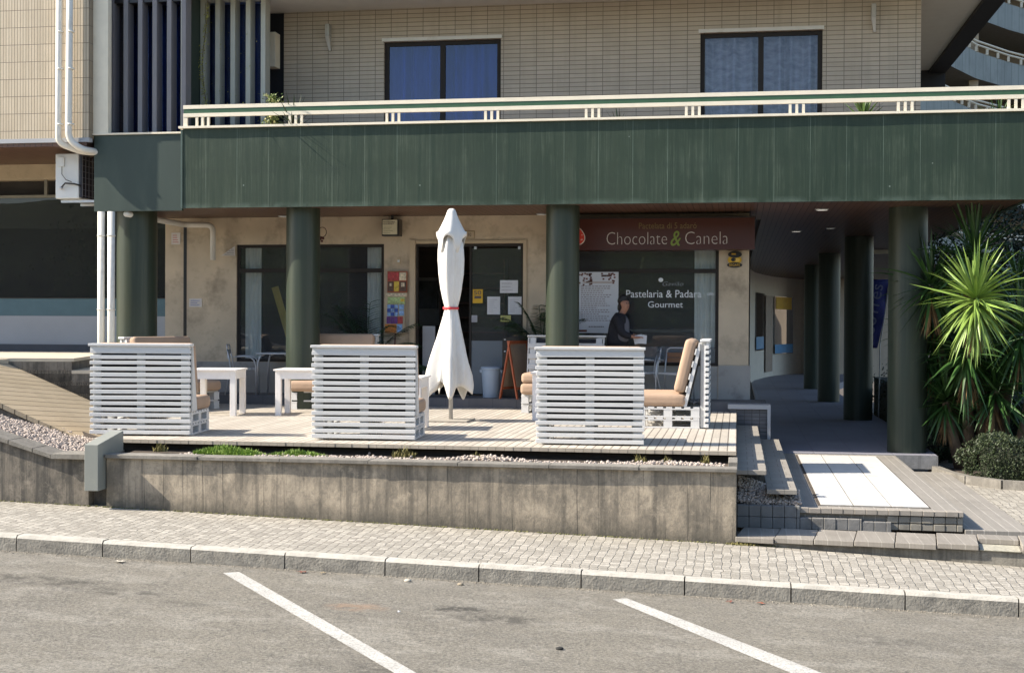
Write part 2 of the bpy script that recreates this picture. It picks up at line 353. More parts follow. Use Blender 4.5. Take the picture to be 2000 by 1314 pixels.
FLOORD = m_tile('arcade_floor', .6, .6, .006, (.25, .25, .29, 1), (.275, .275, .32, 1), (.19, .19, .22, 1), 'xy', .3)
PLASTER = pm('travertine_panel', (.56, .46, .335, 1), .75, .12, 2.0, bump=.15, bs=30, dirt=(.27, .215, .155, 1), dth=(.5, .75), ds=2.2)
PLASTER2 = pm('beige_render', (.52, .42, .29, 1), .75, .08, 2.0, dirt=(.33, .26, .18, 1), dth=(.55, .85))
PANELG = pm('grey_wall_panel', (.36, .37, .39, 1), .5, .05, 2)
CREAM = pm('cream_paint', (.76, .69, .55, 1), .5, .05, 6)
PIPE = pm('cream_pipe', (.72, .69, .62, 1), .45, .06, 3, dirt=(.5, .46, .38, 1), dth=(.55, .8))
WHITE = pm('white_painted_wood', (.64, .638, .625, 1), .55, .05, 5, stretch=(1, 6, 6), bump=.06, bs=25, dirt=(.38, .375, .36, 1), dth=(.56, .80), ds=5)
WHITEG = pm('white_table_paint', (.84, .80, .76, 1), .5, .04, 5, bump=.15, bs=25, dirt=(.66, .61, .56, 1), dth=(.62, .82), ds=6)
CUSH = pm('tan_cushion_fabric', (.40, .28, .195, 1), .9, .07, 4, bump=.35, bs=14)
CANVAS = pm('white_canvas', (.72, .70, .655, 1), .9, .05, 3, stretch=(1, 1, .4), bump=.7, bs=6, dirt=(.62, .57, .49, 1), dth=(.55, .8))
ALU = pm('brushed_aluminium', (.55, .56, .58, 1), .35, .06, 20, metal=.45)
BLACK = pm('dark_frame', (.014, .012, .012, 1), .35, .1, 10)
BRONZE = pm('bronze_window_frame', (.020, .015, .012, 1), .7, .1, 10)
RED = pm('red_strap', (.6, .04, .05, 1), .6)
SIGNM = pm('maroon_sign_board', (.068, .016, .009, 1), .35, .12, 1.2)
TXTW = pm('cream_lettering', (.62, .55, .48, 1), .5, .02)
TXTG = pm('green_lettering', (.20, .27, .035, 1), .5, .02)
TXTD = pm('faded_gold_lettering', (.19, .13, .045, 1), .5, .02)
PAPER = pm('white_paper', (.62, .63, .66, 1), .7, .03)
INK = pm('printed_ink', (.10, .08, .08, 1), .7, .1)
YEL = pm('yellow_card', (.65, .38, .02, 1), .6)
TERRA = pm('orange_wood_frame', (.36, .09, .035, 1), .5)
BINM = pm('pale_blue_plastic', (.34, .42, .52, 1), .45, .05)
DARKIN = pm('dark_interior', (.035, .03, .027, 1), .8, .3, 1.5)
DARKWOOD = pm('dark_panelling', (.05, .026, .017, 1), .5, .3, 3, stretch=(.3, 1, 6))
CURT = pm('pale_curtain', (.78, .78, .74, 1), .9, .06)
CURTB = pm('blue_net_curtain', (.10, .16, .36, 1), .9, .35, 1.0, stretch=(5, 1, .7))
CURTG = pm('grey_blue_curtain', (.46, .44, .42, 1), .9, .3, 2.0, stretch=(3, 1, 6))
GL = glass('shop_glass', (.93, .95, .95, 1), 1.5, 0, 1.1, .05)
GLU2 = glass('upper_window_glass_clear', (.86, .88, .95, 1), 1.5, 0, 1.0)
GLD = glass('dark_glass', (.12, .14, .17, 1), 1.55, 0, 1.3)
GLU = glass('upper_window_glass', (.62, .72, .95, 1), 1.5, 0, 1.05)
FROST = pm('frosted_film', (.16, .19, .22, 1), .4, .03)
TEAL = pm('teal_glass_band', (.11, .18, .21, 1), .2, .05)
LEAF = pm('yucca_leaf', (.034, .085, .018, 1), .42, .35, 2.5)  # darker copy for yucca crowns under the balcony, shade put into the colour
LEAFL = pm('sunlit_yucca_leaf', (.19, .29, .055, 1), .45, .25, 3)  # lighter copy for the front crown, sunlight put into the colour
LEAFD = pm('dark_palm_leaf', (.02, .05, .016, 1), .45, .4, 3)
HEDGE = pm('hedge_leaf', (.035, .052, .018, 1), .6, .5, 9)
BARK = pm('yucca_bark', (.13, .09, .055, 1), .9, .3, 8, bump=.6, bs=25)
DRYL = pm('dry_leaf', (.24, .14, .06, 1), .8, .3)
GRASSM = pm('weed_green', (.20, .30, .05, 1), .7, .35, 4)
STONE = pm('white_gravel', (.45, .38, .325, 1), .8, .25, 11)
SOIL = pm('soil', (.07, .055, .042, 1), .95, .3, 5, bump=.6, bs=20)
SPOUT = pm('grey_green_metal', (.27, .28, .25, 1), .5, .06, 2, dirt=(.34, .34, .29, 1))
PLAST = pm('off_white_plastic', (.68, .69, .68, 1), .45, .04)
PAINT = NT('road_paint')
_g = PAINT.noise(55, 5, rough=.8)
PAINT = (PAINT.bump(_g, .4, .01), PAINT.fin(PAINT.mix(PAINT.ramp(_g, [(.36, 1.0), (.53, 0.0)]), PAINT.mix(PAINT.ramp(PAINT.noise(3, 4), [(.4, 0.0), (.7, .5)]), (.56, .545, .50, 1), (.38, .365, .33, 1)), (.2, .19, .17, 1)), .8))[1]
WHITEP = pm('white_smooth_panel', (.60, .59, .56, 1), .55, .06, 3, dirt=(.42, .40, .36, 1), dth=(.56, .75), ds=6)
# ================================================================ GROUND
def pz(X): return -.900-.0276*X           # pavement height
def rz(X): return -1.075-.0276*X
xs = [-60, -16, 16, 60]
mb = MB(); mb.add([(x, y, rz(max(-16, min(16, x)))) for y in (-40, 12.21) for x in xs], [(0, 1, 5, 4), (1, 2, 6, 5), (2, 3, 7, 6)])
struct(mb, 'road', ASPH)
mb = MB(); mb.add([(x, y, pz(max(-16, min(16, x)))-(.026 if y < 13 else 0)) for y in (12.33, 14.3) for x in (-30, -16, 16, 30)], [(0, 1, 5, 4), (1, 2, 6, 5), (2, 3, 7, 6)])
struct(mb, 'pavement', COBB)
mb = MB().quad((-300, -300, -2.2), (300, -300, -2.2), (300, 400, -2.2), (-300, 400, -2.2))
struct(mb, 'ground', SOIL)
mb = MB(); k0 = [-7.048+.96*i for i in range(-6, 0)]+[-7.048, -6.133, -5.219, -4.264, -3.272, -2.369, -1.406, -.459, .492, 1.484, 2.445]+[2.445+.98*i for i in range(1, 6)]
for i in range(len(k0)-1):
    a, b = k0[i]+.006, k0[i+1]-.006; dz = random.uniform(-.004, .004)
    n = 8; o = len(mb.v)
    for j in range(n+1):
        X = a+(b-a)*j/n; w = random.uniform(-.003, .003)
        for (y, z) in ((12.20+w, rz(X)-.1), (12.20+w, pz(X)-.044), (12.222, pz(X)-.018+dz+w), (12.342, pz(X)-.019+dz), (12.342, rz(X)-.1)): mb.v.append(Vector((X, y, z)))
    for j in range(n):
        for k in range(4): p = o+j*5+k; mb.f.append((p, p+5, p+6, p+1))
    mb.f.append(tuple(o+k for k in range(5))[::-1]); mb.f.append(tuple(o+n*5+k for k in range(5)))
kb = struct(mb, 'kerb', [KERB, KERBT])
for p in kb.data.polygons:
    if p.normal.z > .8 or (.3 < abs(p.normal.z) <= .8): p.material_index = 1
def marking(a, b, c_, d):
    m = MB(); n = 24; o = 0
    for i in range(n+1):
        t = i/n
        for (p, q) in ((a, b), (c_, d)):
            X, Y = p[0]+(q[0]-p[0])*t+random.uniform(-.006, .006), p[1]+(q[1]-p[1])*t; m.v.append(Vector((X, Y, rz(X)+.004)))
    for i in range(n): m.f.append((2*i, 2*i+1, 2*i+3, 2*i+2))
    return m
struct(marking((-4.74, 11.82), (-4.61, 11.92), (-1.4, 7.8), (-1.26, 7.84)), 'road_marking', PAINT)
struct(marking((-1.08, 11.80), (-.96, 11.90), (1.45, 8.2), (1.72, 8.28)), 'road_marking', PAINT)
# ---------------------------------------------------------------- retaining walls
t = empty('retaining_wall', (-3.6, 14.2, -.9), 0, 'long streaked grey concrete wall holding up the cafe deck above the cobbled pavement', 'wall')
mb = MB(); n = 40
for i in range(n+1):
    X = -7.07+7.07*i/n
    for (y, z) in ((14.16, -1.2), (14.16+random.uniform(-.003, .003), -.145), (14.42, -.145), (14.42, -1.2)): mb.v.append(Vector((X, y, z)))
for i in range(n):
    for k in range(3): p = 4*i+k; mb.f.append((p, p+4, p+5, p+1))
mb.f.append((3, 2, 1, 0)); mb.f.append(tuple(4*n+k for k in range(4)))
mb.build('wall', CONC, t)
mb = MB(); x = -7.07
while x < -.01:
    L = min(1.05+random.uniform(-.1, .1), 0.012-x); 
    if .012-(x+L) < .3: L = .012-x
    dy = random.uniform(-.006, .006)
    mb.box(x+.002, x+L-.002, 14.11+dy, 14.36, -.145, -.103+random.uniform(-.003, .003)); x += L
mb.box(-.085, .014, 14.38, 14.93, -.145, -.06)
mb.build('coping', CONC2, t, bevel=.006)
mb = MB().box(-.10, .008, 14.432, 14.93, -1.2, -.15); mb.build('return_wall', CONC2, t)
# left stretch with sloping top
t = empty('retaining_wall', (-8.5, 14.2, -.8), 0, 'stained concrete wall with a sloping top below the white gravel at the left', 'wall')
def zl(X): return -.110-.29*(X+7.72) if X < -7.72 else -.110
mb = MB(); X0 = [-14, -11, -9.5, -9, -8.5, -8.2, -7.9, -7.7, -7.5, -7.29]
for X in X0:
    for (y, z) in ((14.16, -1.2), (14.16, zl(X)-.05), (14.4, zl(X)-.05), (14.4, -1.2)): mb.v.append(Vector((X, y, z)))
for i in range(len(X0)-1):
    for k in range(3): p = 4*i+k; mb.f.append((p, p+4, p+5, p+1))
mb.f.append(tuple(4*(len(X0)-1)+k for k in range(4)))
mb.build('wall', m_concrete('left_wall_concrete', (.26, .225, .18, 1), (.06, .057, .05, 1), False, 1.2), t)
mb = MB(); xs_ = [-12, -11, -10, -9.3, -8.95, -8.6, -8.25, -7.95, -7.72]
for a, b in zip(xs_[:-1], xs_[1:]):
    M_ = None
    vs = [(x, y, zl(x)+dz) for (x) in (a+.006, b-.006) for (y, dz) in ((14.10, -.05), (14.10, -.005), (14.45, -.002), (14.45, -.05))]
    mb.add(vs, [(0, 1, 2, 3)[::-1], (4, 5, 6, 7), (0, 4, 5, 1), (1, 5, 6, 2), (2, 6, 7, 3)])
mb.box(-7.71, -7.285, 14.08, 14.5, -.16, -.106)
mb.build('coping', CONC2, t)
# gap block between the two walls
mb = MB().box(-7.29, -7.07, 14.3, 14.5, -1.2, -.3)
mb.build('gap_fill', CONCD, t)
t = empty('drain_spout', (-7.18, 14, -.5), 0, 'grey green folded metal spout hooked over the concrete wall at the gap', 'spout')
mb = MB(); M = Matrix.Translation((-7.155, 13.96, 0)) @ Matrix.Rotation(R(3), 4, 'Z') @ Matrix.Diagonal((.78, .72, 1, 1))
mb.add([(-.103, 0, -.5), (.103, 0, -.5), (.103, .32, -.5), (-.103, .32, -.5), (-.103, 0, .02), (.103, 0, .02), (.103, .2, .045), (-.103, .2, .045), (-.103, .34, -.12), (.103, .34, -.12), (.103, .98, .125), (-.103, .98, .125), (.103, .98, -.12), (-.103, .98, -.12)],
       [(0, 1, 5, 4), (0, 4, 8, 3), (1, 2, 9, 5), (2, 3, 8, 9), (4, 5, 10, 11), (5, 9, 12, 10), (4, 11, 13, 8), (10, 12, 13, 11), (8, 13, 12, 9), (0, 3, 2, 1)], M)
mb.build('spout', SPOUT, t, bevel=.004)
# ---------------------------------------------------------------- planting strip under the deck edge
def stones(name, pts, rmin, rmax, mt, label=None):
    m = MB(); base = bmesh.new(); bmesh.ops.create_icosphere(base, subdivisions=1, radius=1)
    bv = [v.co.copy() for v in base.verts]; bf = [tuple(v.index for v in f.verts) for f in base.faces]; base.free()
    for p in pts:
        r = random.uniform(rmin, rmax); Q = Matrix.Rotation(random.random()*6.3, 4, (random.random(), random.random(), .3)); a, b_, c_ = r, r*random.uniform(.6, 1), r*random.uniform(.5, .8)
        m.add([Vector(p)+(Q @ Vector((v.x*a, v.y*b_, v.z*c_))) for v in bv], bf)
    o = m.build(name, mt, smooth=True); o['kind'] = 'stuff'
    if label: o['label'] = label
    return o
mb = MB().quad((-7.1, 14.35, -.19), (-.08, 14.35, -.19), (-.08, 15.3, -.10), (-7.1, 15.3, -.10)); struct(mb, 'soil_bed', SOIL)
pts = []
for _ in range(2300):
    X = random.uniform(-5.4, -.12); d = .5+.5*noise.noise(Vector((X*1.3, 3, 0)))
    w = .12+.30*d*(1 if X > -4.7 else .3); Y = 14.37+abs(random.gauss(0, .5))*w
    pts.append((X, Y, -.155+.09*max(0, noise.noise(Vector((X*.9, 0, 5))))+random.uniform(0, .045)))
for _ in range(90): pts.append((random.uniform(-6.3, -5.9), random.uniform(14.4, 14.7), -.12))
stones('gravel', pts, .012, .024, STONE, 'pale gravel along the foot of the deck behind the wall coping')
def bedz(X, Y): return zl(X)-.065+.01*(Y-14.45)+.02*noise.noise(Vector((X*3, Y*3, 0)))
mb = MB(); o = 0; gx = [-12, -10, -9, -8.6, -8.2, -7.9, -7.7, -7.5, -7.3]
for X in gx:
    for Y in (14.3, 14.9, 15.9): mb.v.append(Vector((X, Y, bedz(X, Y))))
for i in range(len(gx)-1):
    for k in range(2): p = i*3+k; mb.f.append((p, p+3, p+4, p+1))
struct(mb, 'gravel_bank', SOIL)
pts = [(X, Y, bedz(X, Y)+random.uniform(0, .035)) for X, Y in [(random.uniform(-9.0, -7.3), random.uniform(14.46, 15.55)) for _ in range(5200)]]
stones('gravel', pts, .013, .026, STONE, 'pale gravel between the ramp and the sloping coping at left')
# grass and weeds
def blades(name, spots, mt, label):
    m = MB()
    for (X, Y, Z, rx, ry, h, n) in spots:
        for _ in range(n):
            a = random.random()*6.28; q = math.sqrt(random.random()); bx, by = X+rx*q*math.cos(a), Y+ry*q*math.sin(a); hh = h*random.uniform(.4, 1)*(1.1-q*.6)
            d = random.random()*6.28; lean = random.uniform(.1, .6)*hh; w = random.uniform(.004, .009)
            px, py = math.cos(d+1.57)*w, math.sin(d+1.57)*w; lx, ly = math.cos(d)*lean, math.sin(d)*lean
            m.add([(bx-px, by-py, Z), (bx+px, by+py, Z), (bx+lx*.5+px, by+ly*.5+py, Z+hh*.65), (bx+lx*.5-px, by+ly*.5-py, Z+hh*.65), (bx+lx, by+ly, Z+hh)], [(0, 1, 2, 3), (3, 2, 4)])
    o = m.build(name, mt); o['kind'] = 'stuff'; o['label'] = label
blades('grass', [(-5.80, 14.52, -.15, .38, .13, .17, 2200), (-5.50, 14.5, -.15, .2, .12, .13, 800), (-4.93, 14.52, -.15, .36, .12, .13, 1700), (-5.2, 14.5, -.15, .08, .06, .08, 160)], GRASSM, 'bright green ground cover growing behind the wall coping')
blades('weeds', [(-6.7, 14.75, -.12, .10, .08, .12, 80), (-3.75, 14.78, -.13, .14, .06, .15, 110), (-2.9, 14.8, -.13, .08, .05, .10, 40), (-1.05, 14.75, -.12, .07, .05, .12, 45), (-.75, 14.75, -.12, .06, .05, .10, 30), (-.33, 14.75, -.12, .05, .05, .14, 30), (.05, 14.13, -.905, .18, .03, .05, 120), (3.05, 14.1, -.99, .12, .04, .05, 90)], pm('dry_weed', (.17, .15, .05, 1), .8, .4), 'small dry weeds rooted along the deck edge and wall foot')
def mossline():
    pts = []
    for _ in range(900):
        X = random.uniform(-8.6, 3.4); pts.append((X, 14.155-abs(random.gauss(0, .012)), pz(X)+.003))
    return pts
stones('moss', mossline(), .006, .014, pm('moss', (.15, .145, .06, 1), .9, .4, 20), 'thin line of moss along the foot of the walls')
# ---------------------------------------------------------------- deck
def slab(mb, poly, z0, z1):
    n = len(poly); mb.add([(x, y, z) for z in (z0, z1) for x, y in poly], [tuple(range(n))[::-1], tuple(range(n, 2*n))]+[(i, (i+1) % n, n+(i+1) % n, n+i) for i in range(n)])
    return mb
dk = [(-7.62, 14.9), (0, 14.9), (0, 21.74), (-10.3, 21.74), (-10.0, 21.0), (-9.0, 19.0), (-8.10, 17.33)]
struct(slab(MB(), dk, -.035, 0), 'deck', DECK)
mb = MB(); xx = -7.60
while xx < -.02:
    L = min(.1, -xx); mb.box(xx+.002, xx+L-.002, 14.893+random.uniform(-.004, .003), 14.955, -.039, .003); xx += .1
struct(mb, 'deck_edge', pm('deck_edge_board', (.40, .35, .28, 1), .8, .15, 6))
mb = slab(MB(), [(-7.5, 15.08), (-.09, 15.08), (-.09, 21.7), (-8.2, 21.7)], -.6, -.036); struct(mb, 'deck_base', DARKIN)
# steps at the right end of the deck
for i, (xa, xb, z) in enumerate(((0.004, .33, -.20), (.334, .66, -.41))):
    struct(MB().box(xa, xb, 14.9+.02*i, 21.48, z-.05, z), 'step', STEPM, bevel=.004)
    struct(MB().box(xa+.002, xb-.01, 15.55, 21.4, -.75, z-.052), 'step_base', CONCD)
struct(MB().box(-.035, 0.0035, 14.93, 21.6, -.199, -.04), 'step_riser', CONCD)
# platform of white panels and grooved pavers
struct(MB().box(.90, 2.12, 15.2, 21.0, -.607, -.6045), 'paving_joint', SOIL)
struct(MB().box(.664, 2.42, 14.97, 21.28, -.79, -.609), 'platform', PAVG)
mb = MB()
x = .672
while x < 2.41:
    L = .118 if random.random() < .7 else .125; xe = min(x+L, 2.415)
    mb.box(x+.002, xe-.002, 14.90+random.uniform(-.004, .006), 15.02, -.655, -.600+random.uniform(-.002, .003)); x = xe
struct(mb, 'platform_edge', pm('edge_paver', (.31, .28, .24, 1), .8, .14, 7), bevel=.004)
x = 1.62; mb = MB()
while x < 2.4:
    for zz in (-.665, -.745): mb.box(x+.001, min(x+.118, 2.41)-.001, 14.925+random.uniform(-.006, .006), 15.0, zz-.072, zz)
    x += .122
struct(mb, 'platform_face', pm('face_block', (.27, .25, .21, 1), .8, .18, 7, dirt=(.12, .115, .1, 1)), bevel=.006)
mb = MB()
for a, b in ((.93, 1.285), (1.29, 1.695), (1.70, 2.10)): mb.box(a+.004, b-.004, 15.22, 18.2, -.606, -.5965); mb.box(a+.004, b-.004, 18.208, 20.98, -.606, -.5965)
struct(mb, 'white_paving', WHITEP)
struct(MB().box(2.43, 3.12, 14.9, 20.7, -.86, -.79), 'lower_paving', PAVG, bevel=.005)
struct(MB().box(2.43, 3.10, 14.98, 20.6, -1.1, -.862), 'lower_paving_base', CONCD)
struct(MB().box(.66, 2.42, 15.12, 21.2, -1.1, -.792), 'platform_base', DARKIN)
# stepped block wall, gravel corner
t = empty('block_wall', (.8, 14.95, -.83), 0, 'low wall of square grey blocks beside the gravel pocket under the steps', 'wall')
mb = MB()
def blockrow(x0, x1, z0, z1, y=14.86, w=.128):
    x = x0
    while x < x1-.01:
        xe = min(x+w, x1); mb.box(x+.002, xe-.002, y+random.uniform(-.004, .004), y+.12, z0+.002, z1-.002); x = xe
blockrow(.012, .69, -.83, -.705); blockrow(.012, .69, -.705, -.58); blockrow(.69, 1.35, -.83, -.70); blockrow(1.35, 1.66, -.84, -.725)
mb.build('blocks', pm('grey_square_block', (.20, .195, .185, 1), .85, .2, 5, bump=.3, bs=40, dirt=(.11, .105, .095, 1)), t, bevel=.006)
pts = []
for _ in range(1900):
    X, Y = random.uniform(.02, .70), random.uniform(14.97, 15.54); z = -.60+.03*random.random()+(.17*max(0, 1-X/.5)+.07)*min(1, (Y-14.95)/.45)
    pts.append((X, Y, z+random.uniform(0, .03)))
mb = MB(); mb.add([(.01, 14.96, -.62), (.69, 14.96, -.62), (.69, 15.54, -.57), (.01, 15.54, -.30)], [(0, 1, 2, 3)]); struct(mb, 'gravel_base', SOIL)
stones('gravel', pts, .013, .025, STONE, 'pocket of white gravel under the steps at the end of the concrete wall')
# low wall with paver coping
t = empty('low_wall', (1.7, 14.3, -.9), 0, 'low concrete wall topped with grooved grey pavers beside the cobbles at right', 'wall')
LW = lambda x: -.13*x
LZ = lambda x: .017*x
mb = MB(); mb.add([(x, y+LW(x), z+(LZ(x) if z > -1 else 0)) for x in (.012, 6.5) for (y, z) in ((14.2, -1.4), (14.2, -.878), (14.95, -.878), (14.95, -1.4))], [(0, 1, 2, 3)[::-1], (4, 5, 6, 7), (0, 4, 5, 1), (1, 5, 6, 2), (2, 6, 7, 3)])
mb.build('wall', m_concrete('low_wall_concrete', (.25, .232, .195, 1), (.085, .08, .068, 1), False, 1.0), t)
mb = MB(); x = .0
for i in range(13):
    w = .40; x0_, x1_ = x+.004, x+w-.004; dy = random.uniform(-.012, .012); dz = random.uniform(-.006, .006)-.0085*i*.3
    dz = random.uniform(-.006, .006)+LZ(x+.2); ly = LW(x+.2); Q = Matrix.Rotation(-.13, 4, 'Z'); T_ = Matrix.Translation((x, 14.2+LW(x), 0)) @ Q
    if i == 6: x += w; mb.box(.004, w-.004, .36, .66, -.876+dz, -.822+dz, T_); continue
    mb.box(.003, w-.003, -.05+dy, .66, -.876+dz, -.822+dz, T_)
    x += w
mb.build('coping', m_boards('coping_paver', .133, (.27, .245, .21, 1), (.32, .29, .25, 1), (.42, .39, .34, 1), 'yx', 30, .004), t, bevel=.005)
mb = MB().box(.01, .39, -.03, .35, -.834, -.828, Matrix.Translation((2.40, 14.2+LW(2.4), 0)) @ Matrix.Rotation(-.13, 4, 'Z')); mb.build('mortar_patch', pm('mortar_patch', (.36, .34, .27, 1), .9, .2, 20, bump=.8, bs=30), t)
# cobbled area on the right, terrace on the left
struct(MB().quad((3.08, 14.9, -.93), (14, 14.9, -.98), (14, 24, -.86), (3.08, 24, -.84)), 'side_pavement', COBB)
struct(MB().box(.012, 3.09, 14.7, 15.1, -1.2, -.90), 'channel', CONCD)
# arcade floor
struct(slab(MB(), [(.5, 21.3), (3.05, 21.3), (3.1, 24), (3.0, 33), (2.9, 44), (6, 60), (.5, 60)], -.82, -.6), 'arcade_floor', FLOORD)
struct(MB().box(2.0, 3.06, 21.27, 21.295, -.81, -.603), 'plinth_face', m_concrete('bluish_plinth', (.3, .3, .3, 1), (.15, .15, .15, 1), False))
struct(MB().box(-10.3, .47, 21.75, 22.62, -.1, .15), 'cafe_terrace', m_tile('terrace_floor', .4, .4, .004, (.11, .11, .115, 1), (.13, .125, .13, 1), (.06, .06, .06, 1), 'xy', .3))
struct(MB().box(-10.0, .30, 22.84, 30, -.1, .15), 'cafe_floor', DARKIN)
t = empty('end_wall', (.2, 21.6, 0), 0, 'short dark wall with a pale frame closing the deck above the steps', 'wall')
MB().box(-.12, .49, 21.5, 21.74, -.45, .10).build('wall', m_tile('dark_brick', .12, .06, .005, (.10, .10, .11, 1), (.13, .13, .14, 1), (.05, .05, .05, 1)), t)
mb = MB().box(-.14, .53, 21.46, 21.5, .06, .13).box(.48, .53, 21.46, 21.5, -.42, .06); mb.build('trim', PANELG, t)
MB().box(-.14, .53, 21.5, 21.9, .10, .13).build('cap', PANELG, t)
# ---------------------------------------------------------------- left ramp, stairs and terrace
e1 = Vector((.98, .2, 0)); e2 = Vector((-.2, .98, 0)); B = Vector((-7.95, 15.45, 0))
def rp(l, d, z): p = B-e1*l+e2*d; return (p.x, p.y, z)
mb = MB(); sl_ = .47
a = [rp(-.38, 0, -.275), rp(2.15, 0, .865), rp(2.15, 2.88, .865), rp(-.38, 2.88, -.275)]
mb.add([Vector(p) for p in a]+[Vector(p)-Vector((0, 0, .06)) for p in a], [(0, 3, 2, 1)[::-1], (4, 5, 6, 7)[::-1], (0, 1, 5, 4)[::-1], (1, 2, 6, 5)[::-1], (2, 3, 7, 6)[::-1], (3, 0, 4, 7)[::-1]])
o = struct(mb, 'ramp', m_boards('ramp_boards2', .145, (.50, .40, .26, 1), (.55, .445, .30, 1), (.10, .08, .055, 1), 'yx', 9, .008, rot=0))
ex = MB(); ex.add([rp(-.2, .03, -.6), rp(2.1, .03, -.6), rp(2.1, .03, .77), rp(-.2, .03, -.26), rp(-.2, 2.8, -.6), rp(2.1, 2.8, -.6), rp(2.1, 2.8, .77), rp(-.2, 2.8, -.26)], [(0, 1, 2, 3), (4, 7, 6, 5), (0, 3, 7, 4), (1, 5, 6, 2), (3, 2, 6, 7)])
struct(ex, 'ramp_base', CONCD)
sd = Vector((-.30, .954, 0)); st = Vector((-.954, -.30, 0)); E0 = Vector((-8.42, 18.28, 0))
for i, (z, l0, l1, dd) in enumerate(((.18, .0, 3.2, 1.2), (.35, .27, 3.3, 1.3), (.52, .55, 3.4, 1.6), (.69, .86, 3.6, 3.3), (.865, 1.16, 7.5, 4.4))):
    mb = MB(); P_ = lambda l, d, zz: tuple(E0+e1*-l+sd*d+Vector((0, 0, zz)))
    vs = [P_(l0, -.0, -.2+.0), P_(l1, 0, -.2), P_(l1, dd, -.2), P_(l0, dd, -.2), P_(l0, 0, z-.05), P_(l1, 0, z-.05), P_(l1, dd, z-.05), P_(l0, dd, z-.05)]
    mb.add(vs, [(0, 1, 2, 3), (4, 7, 6, 5), (0, 4, 5, 1), (1, 5, 6, 2), (2, 6, 7, 3), (3, 7, 4, 0)])
    struct(mb, 'terrace' if i == 4 else 'stair', CONCD)
    mb = MB(); l0 -= .03
    vs = [P_(l0, 0, z-.048), P_(l1, 0, z-.048), P_(l1, dd, z-.048), P_(l0, dd, z-.048), P_(l0, 0, z), P_(l1, 0, z), P_(l1, dd, z), P_(l0, dd, z)]
    mb.add(vs, [(0, 1, 2, 3), (4, 7, 6, 5), (0, 4, 5, 1), (1, 5, 6, 2), (2, 6, 7, 3), (3, 7, 4, 0)])
    struct(mb, 'terrace_paving' if i == 4 else 'stair_tread', pm('pale_tread%d' % i, (.52, .46, .36, 1), .8, .1, 4))
struct(MB().quad((-30, 12, .855), (-9.5, 12, .855), (-9.5, 14.0, .855), (-30, 14, .855)) if False else MB().box(-20, -10.45, 17.0, 22.58, -.2, .85), 'terrace_ground', pm('terrace_slab', (.52, .46, .36, 1), .8, .1, 4))
# ================================================================ APARTMENT BUILDING
b = empty('apartment_building', (-3, 22.6, 0), 0, 'apartment block with beige tiles upstairs and a green clad balcony over the cafe', 'building')
YF, YW = 20.4, 22.6
mb = wall_xz(MB(), -10.16, .19, 0, 3.26, YW, YW+.22, [(-8.81, -6.10, .70, 2.78), (-5.53, -3.63, .15, 2.78), (-3.0, -.31, .70, 2.78)])
mb.box(-.31, .22, YW-.03, YW-.001, .0, .72); mb.build('ground_floor_wall', PLASTER, b)
mb = MB()
for x in (-9.78,): mb.box(x-.03, x+.03, YW-.004, YW-.001, .15, 3.16)
mb.build('wall_joint', BLACK, b)
mb = MB().box(-5.63, -5.53, YW-.05, YW-.002, .15, 2.84).box(-3.63, -3.57, YW-.03, YW-.002, .15, 2.84).box(-5.53, -3.63, YW-.03, YW-.002, 2.785, 2.83)
mb.build('door_surround', PLASTER2, b)
mb = wall_xz(MB(), -7.94, 2.93, 3.98, 8.6, YW, YW+.22, [(-6.115, -4.04, 4.2, 6.30), (-.64, 1.364, 4.2, 6.28)]); mb.build('upper_wall', TILE, b)
MB().box(2.70, 2.928, YW+.22, 30, 3.98, 6.85).build('side_wall', PLASTER2, b)
MB().box(-8.26, -7.942, YW+.02, YW+.2, 3.98, 8.6).build('recess_wall', pm('recess_shade', (.012, .014, .02, 1), .9), b)  # near-black colour stands in for the shade in the recess
MB().box(-8.12, -7.96, 22.2, 22.45, 5.85, 6.45).build('shutter_box', CREAM, b)
# balcony slab with soffit boards
sp = [(-10.42, YF+.03), (4.12, YF+.03), (4.18, 22), (4.22, 30), (4.6, 40), (7.5, 52), (.5, 60), (.19, 22.7), (-10.42, 22.7)]
slab(MB(), [(-10.42, YF+.13), (4.18, YF+.13), (4.2, 24), (-10.42, 24)], 3.262, 3.96).build('balcony_slab', SOFF, b)
slab(MB(), [(0.4, 24.001), (4.2, 24.001), (4.22, 30), (4.4, 38), (5.2, 46), (7.5, 54), (.3, 62)], 3.262, 3.96).build('arcade_ceiling', SOFF, b)
struct_ = None
# fascia with sheet-metal folds
def fascia(x0, x1, z0, z1, y, mt, name):
    m = MB(); n = 60; k = 14
    for i in range(n+1):
        for j in range(k+1):
            X = x0+(x1-x0)*i/n; Z = z0+(z1-z0)*j/k
            d = .006*noise.noise(Vector((X*1.3, Z*1.6, 2)))+.010*math.exp(-((Z-3.80)/.10)**2)*noise.noise(Vector((X*2.1, 9, 0)))
            m.v.append(Vector((X, y+d, Z)))
    for i in range(n):
        for j in range(k): p = i*(k+1)+j; m.f.append((p, p+k+1, p+k+2, p+1))
    return m.build(name, mt, b, smooth=True)
fascia(-8.87, 4.18, 3.245, 4.525, YF, FASC, 'fascia')
MB().box(-8.87, 4.18, YF+.012, YF+.12, 3.25, 4.52).build('parapet', FASCD, b)
MB().box(4.18, 4.24, YF, 30, 3.24, 4.52).build('side_fascia', FASC, b)
MB().box(-8.905, -8.875, YF-.012, YF+.12, 3.245, 4.5).build('fascia_edge', pm('green_edge', (.06, .09, .075, 1), .4), b)
MB().box(-10.44, -8.91, YF+.055, YF+.12, 3.21, 4.455).build('left_fascia', FASCD, b)
MB().box(-10.66, -8.90, YF+.02, 20.8, 4.457, 4.485).build('left_sill', CREAM, b)
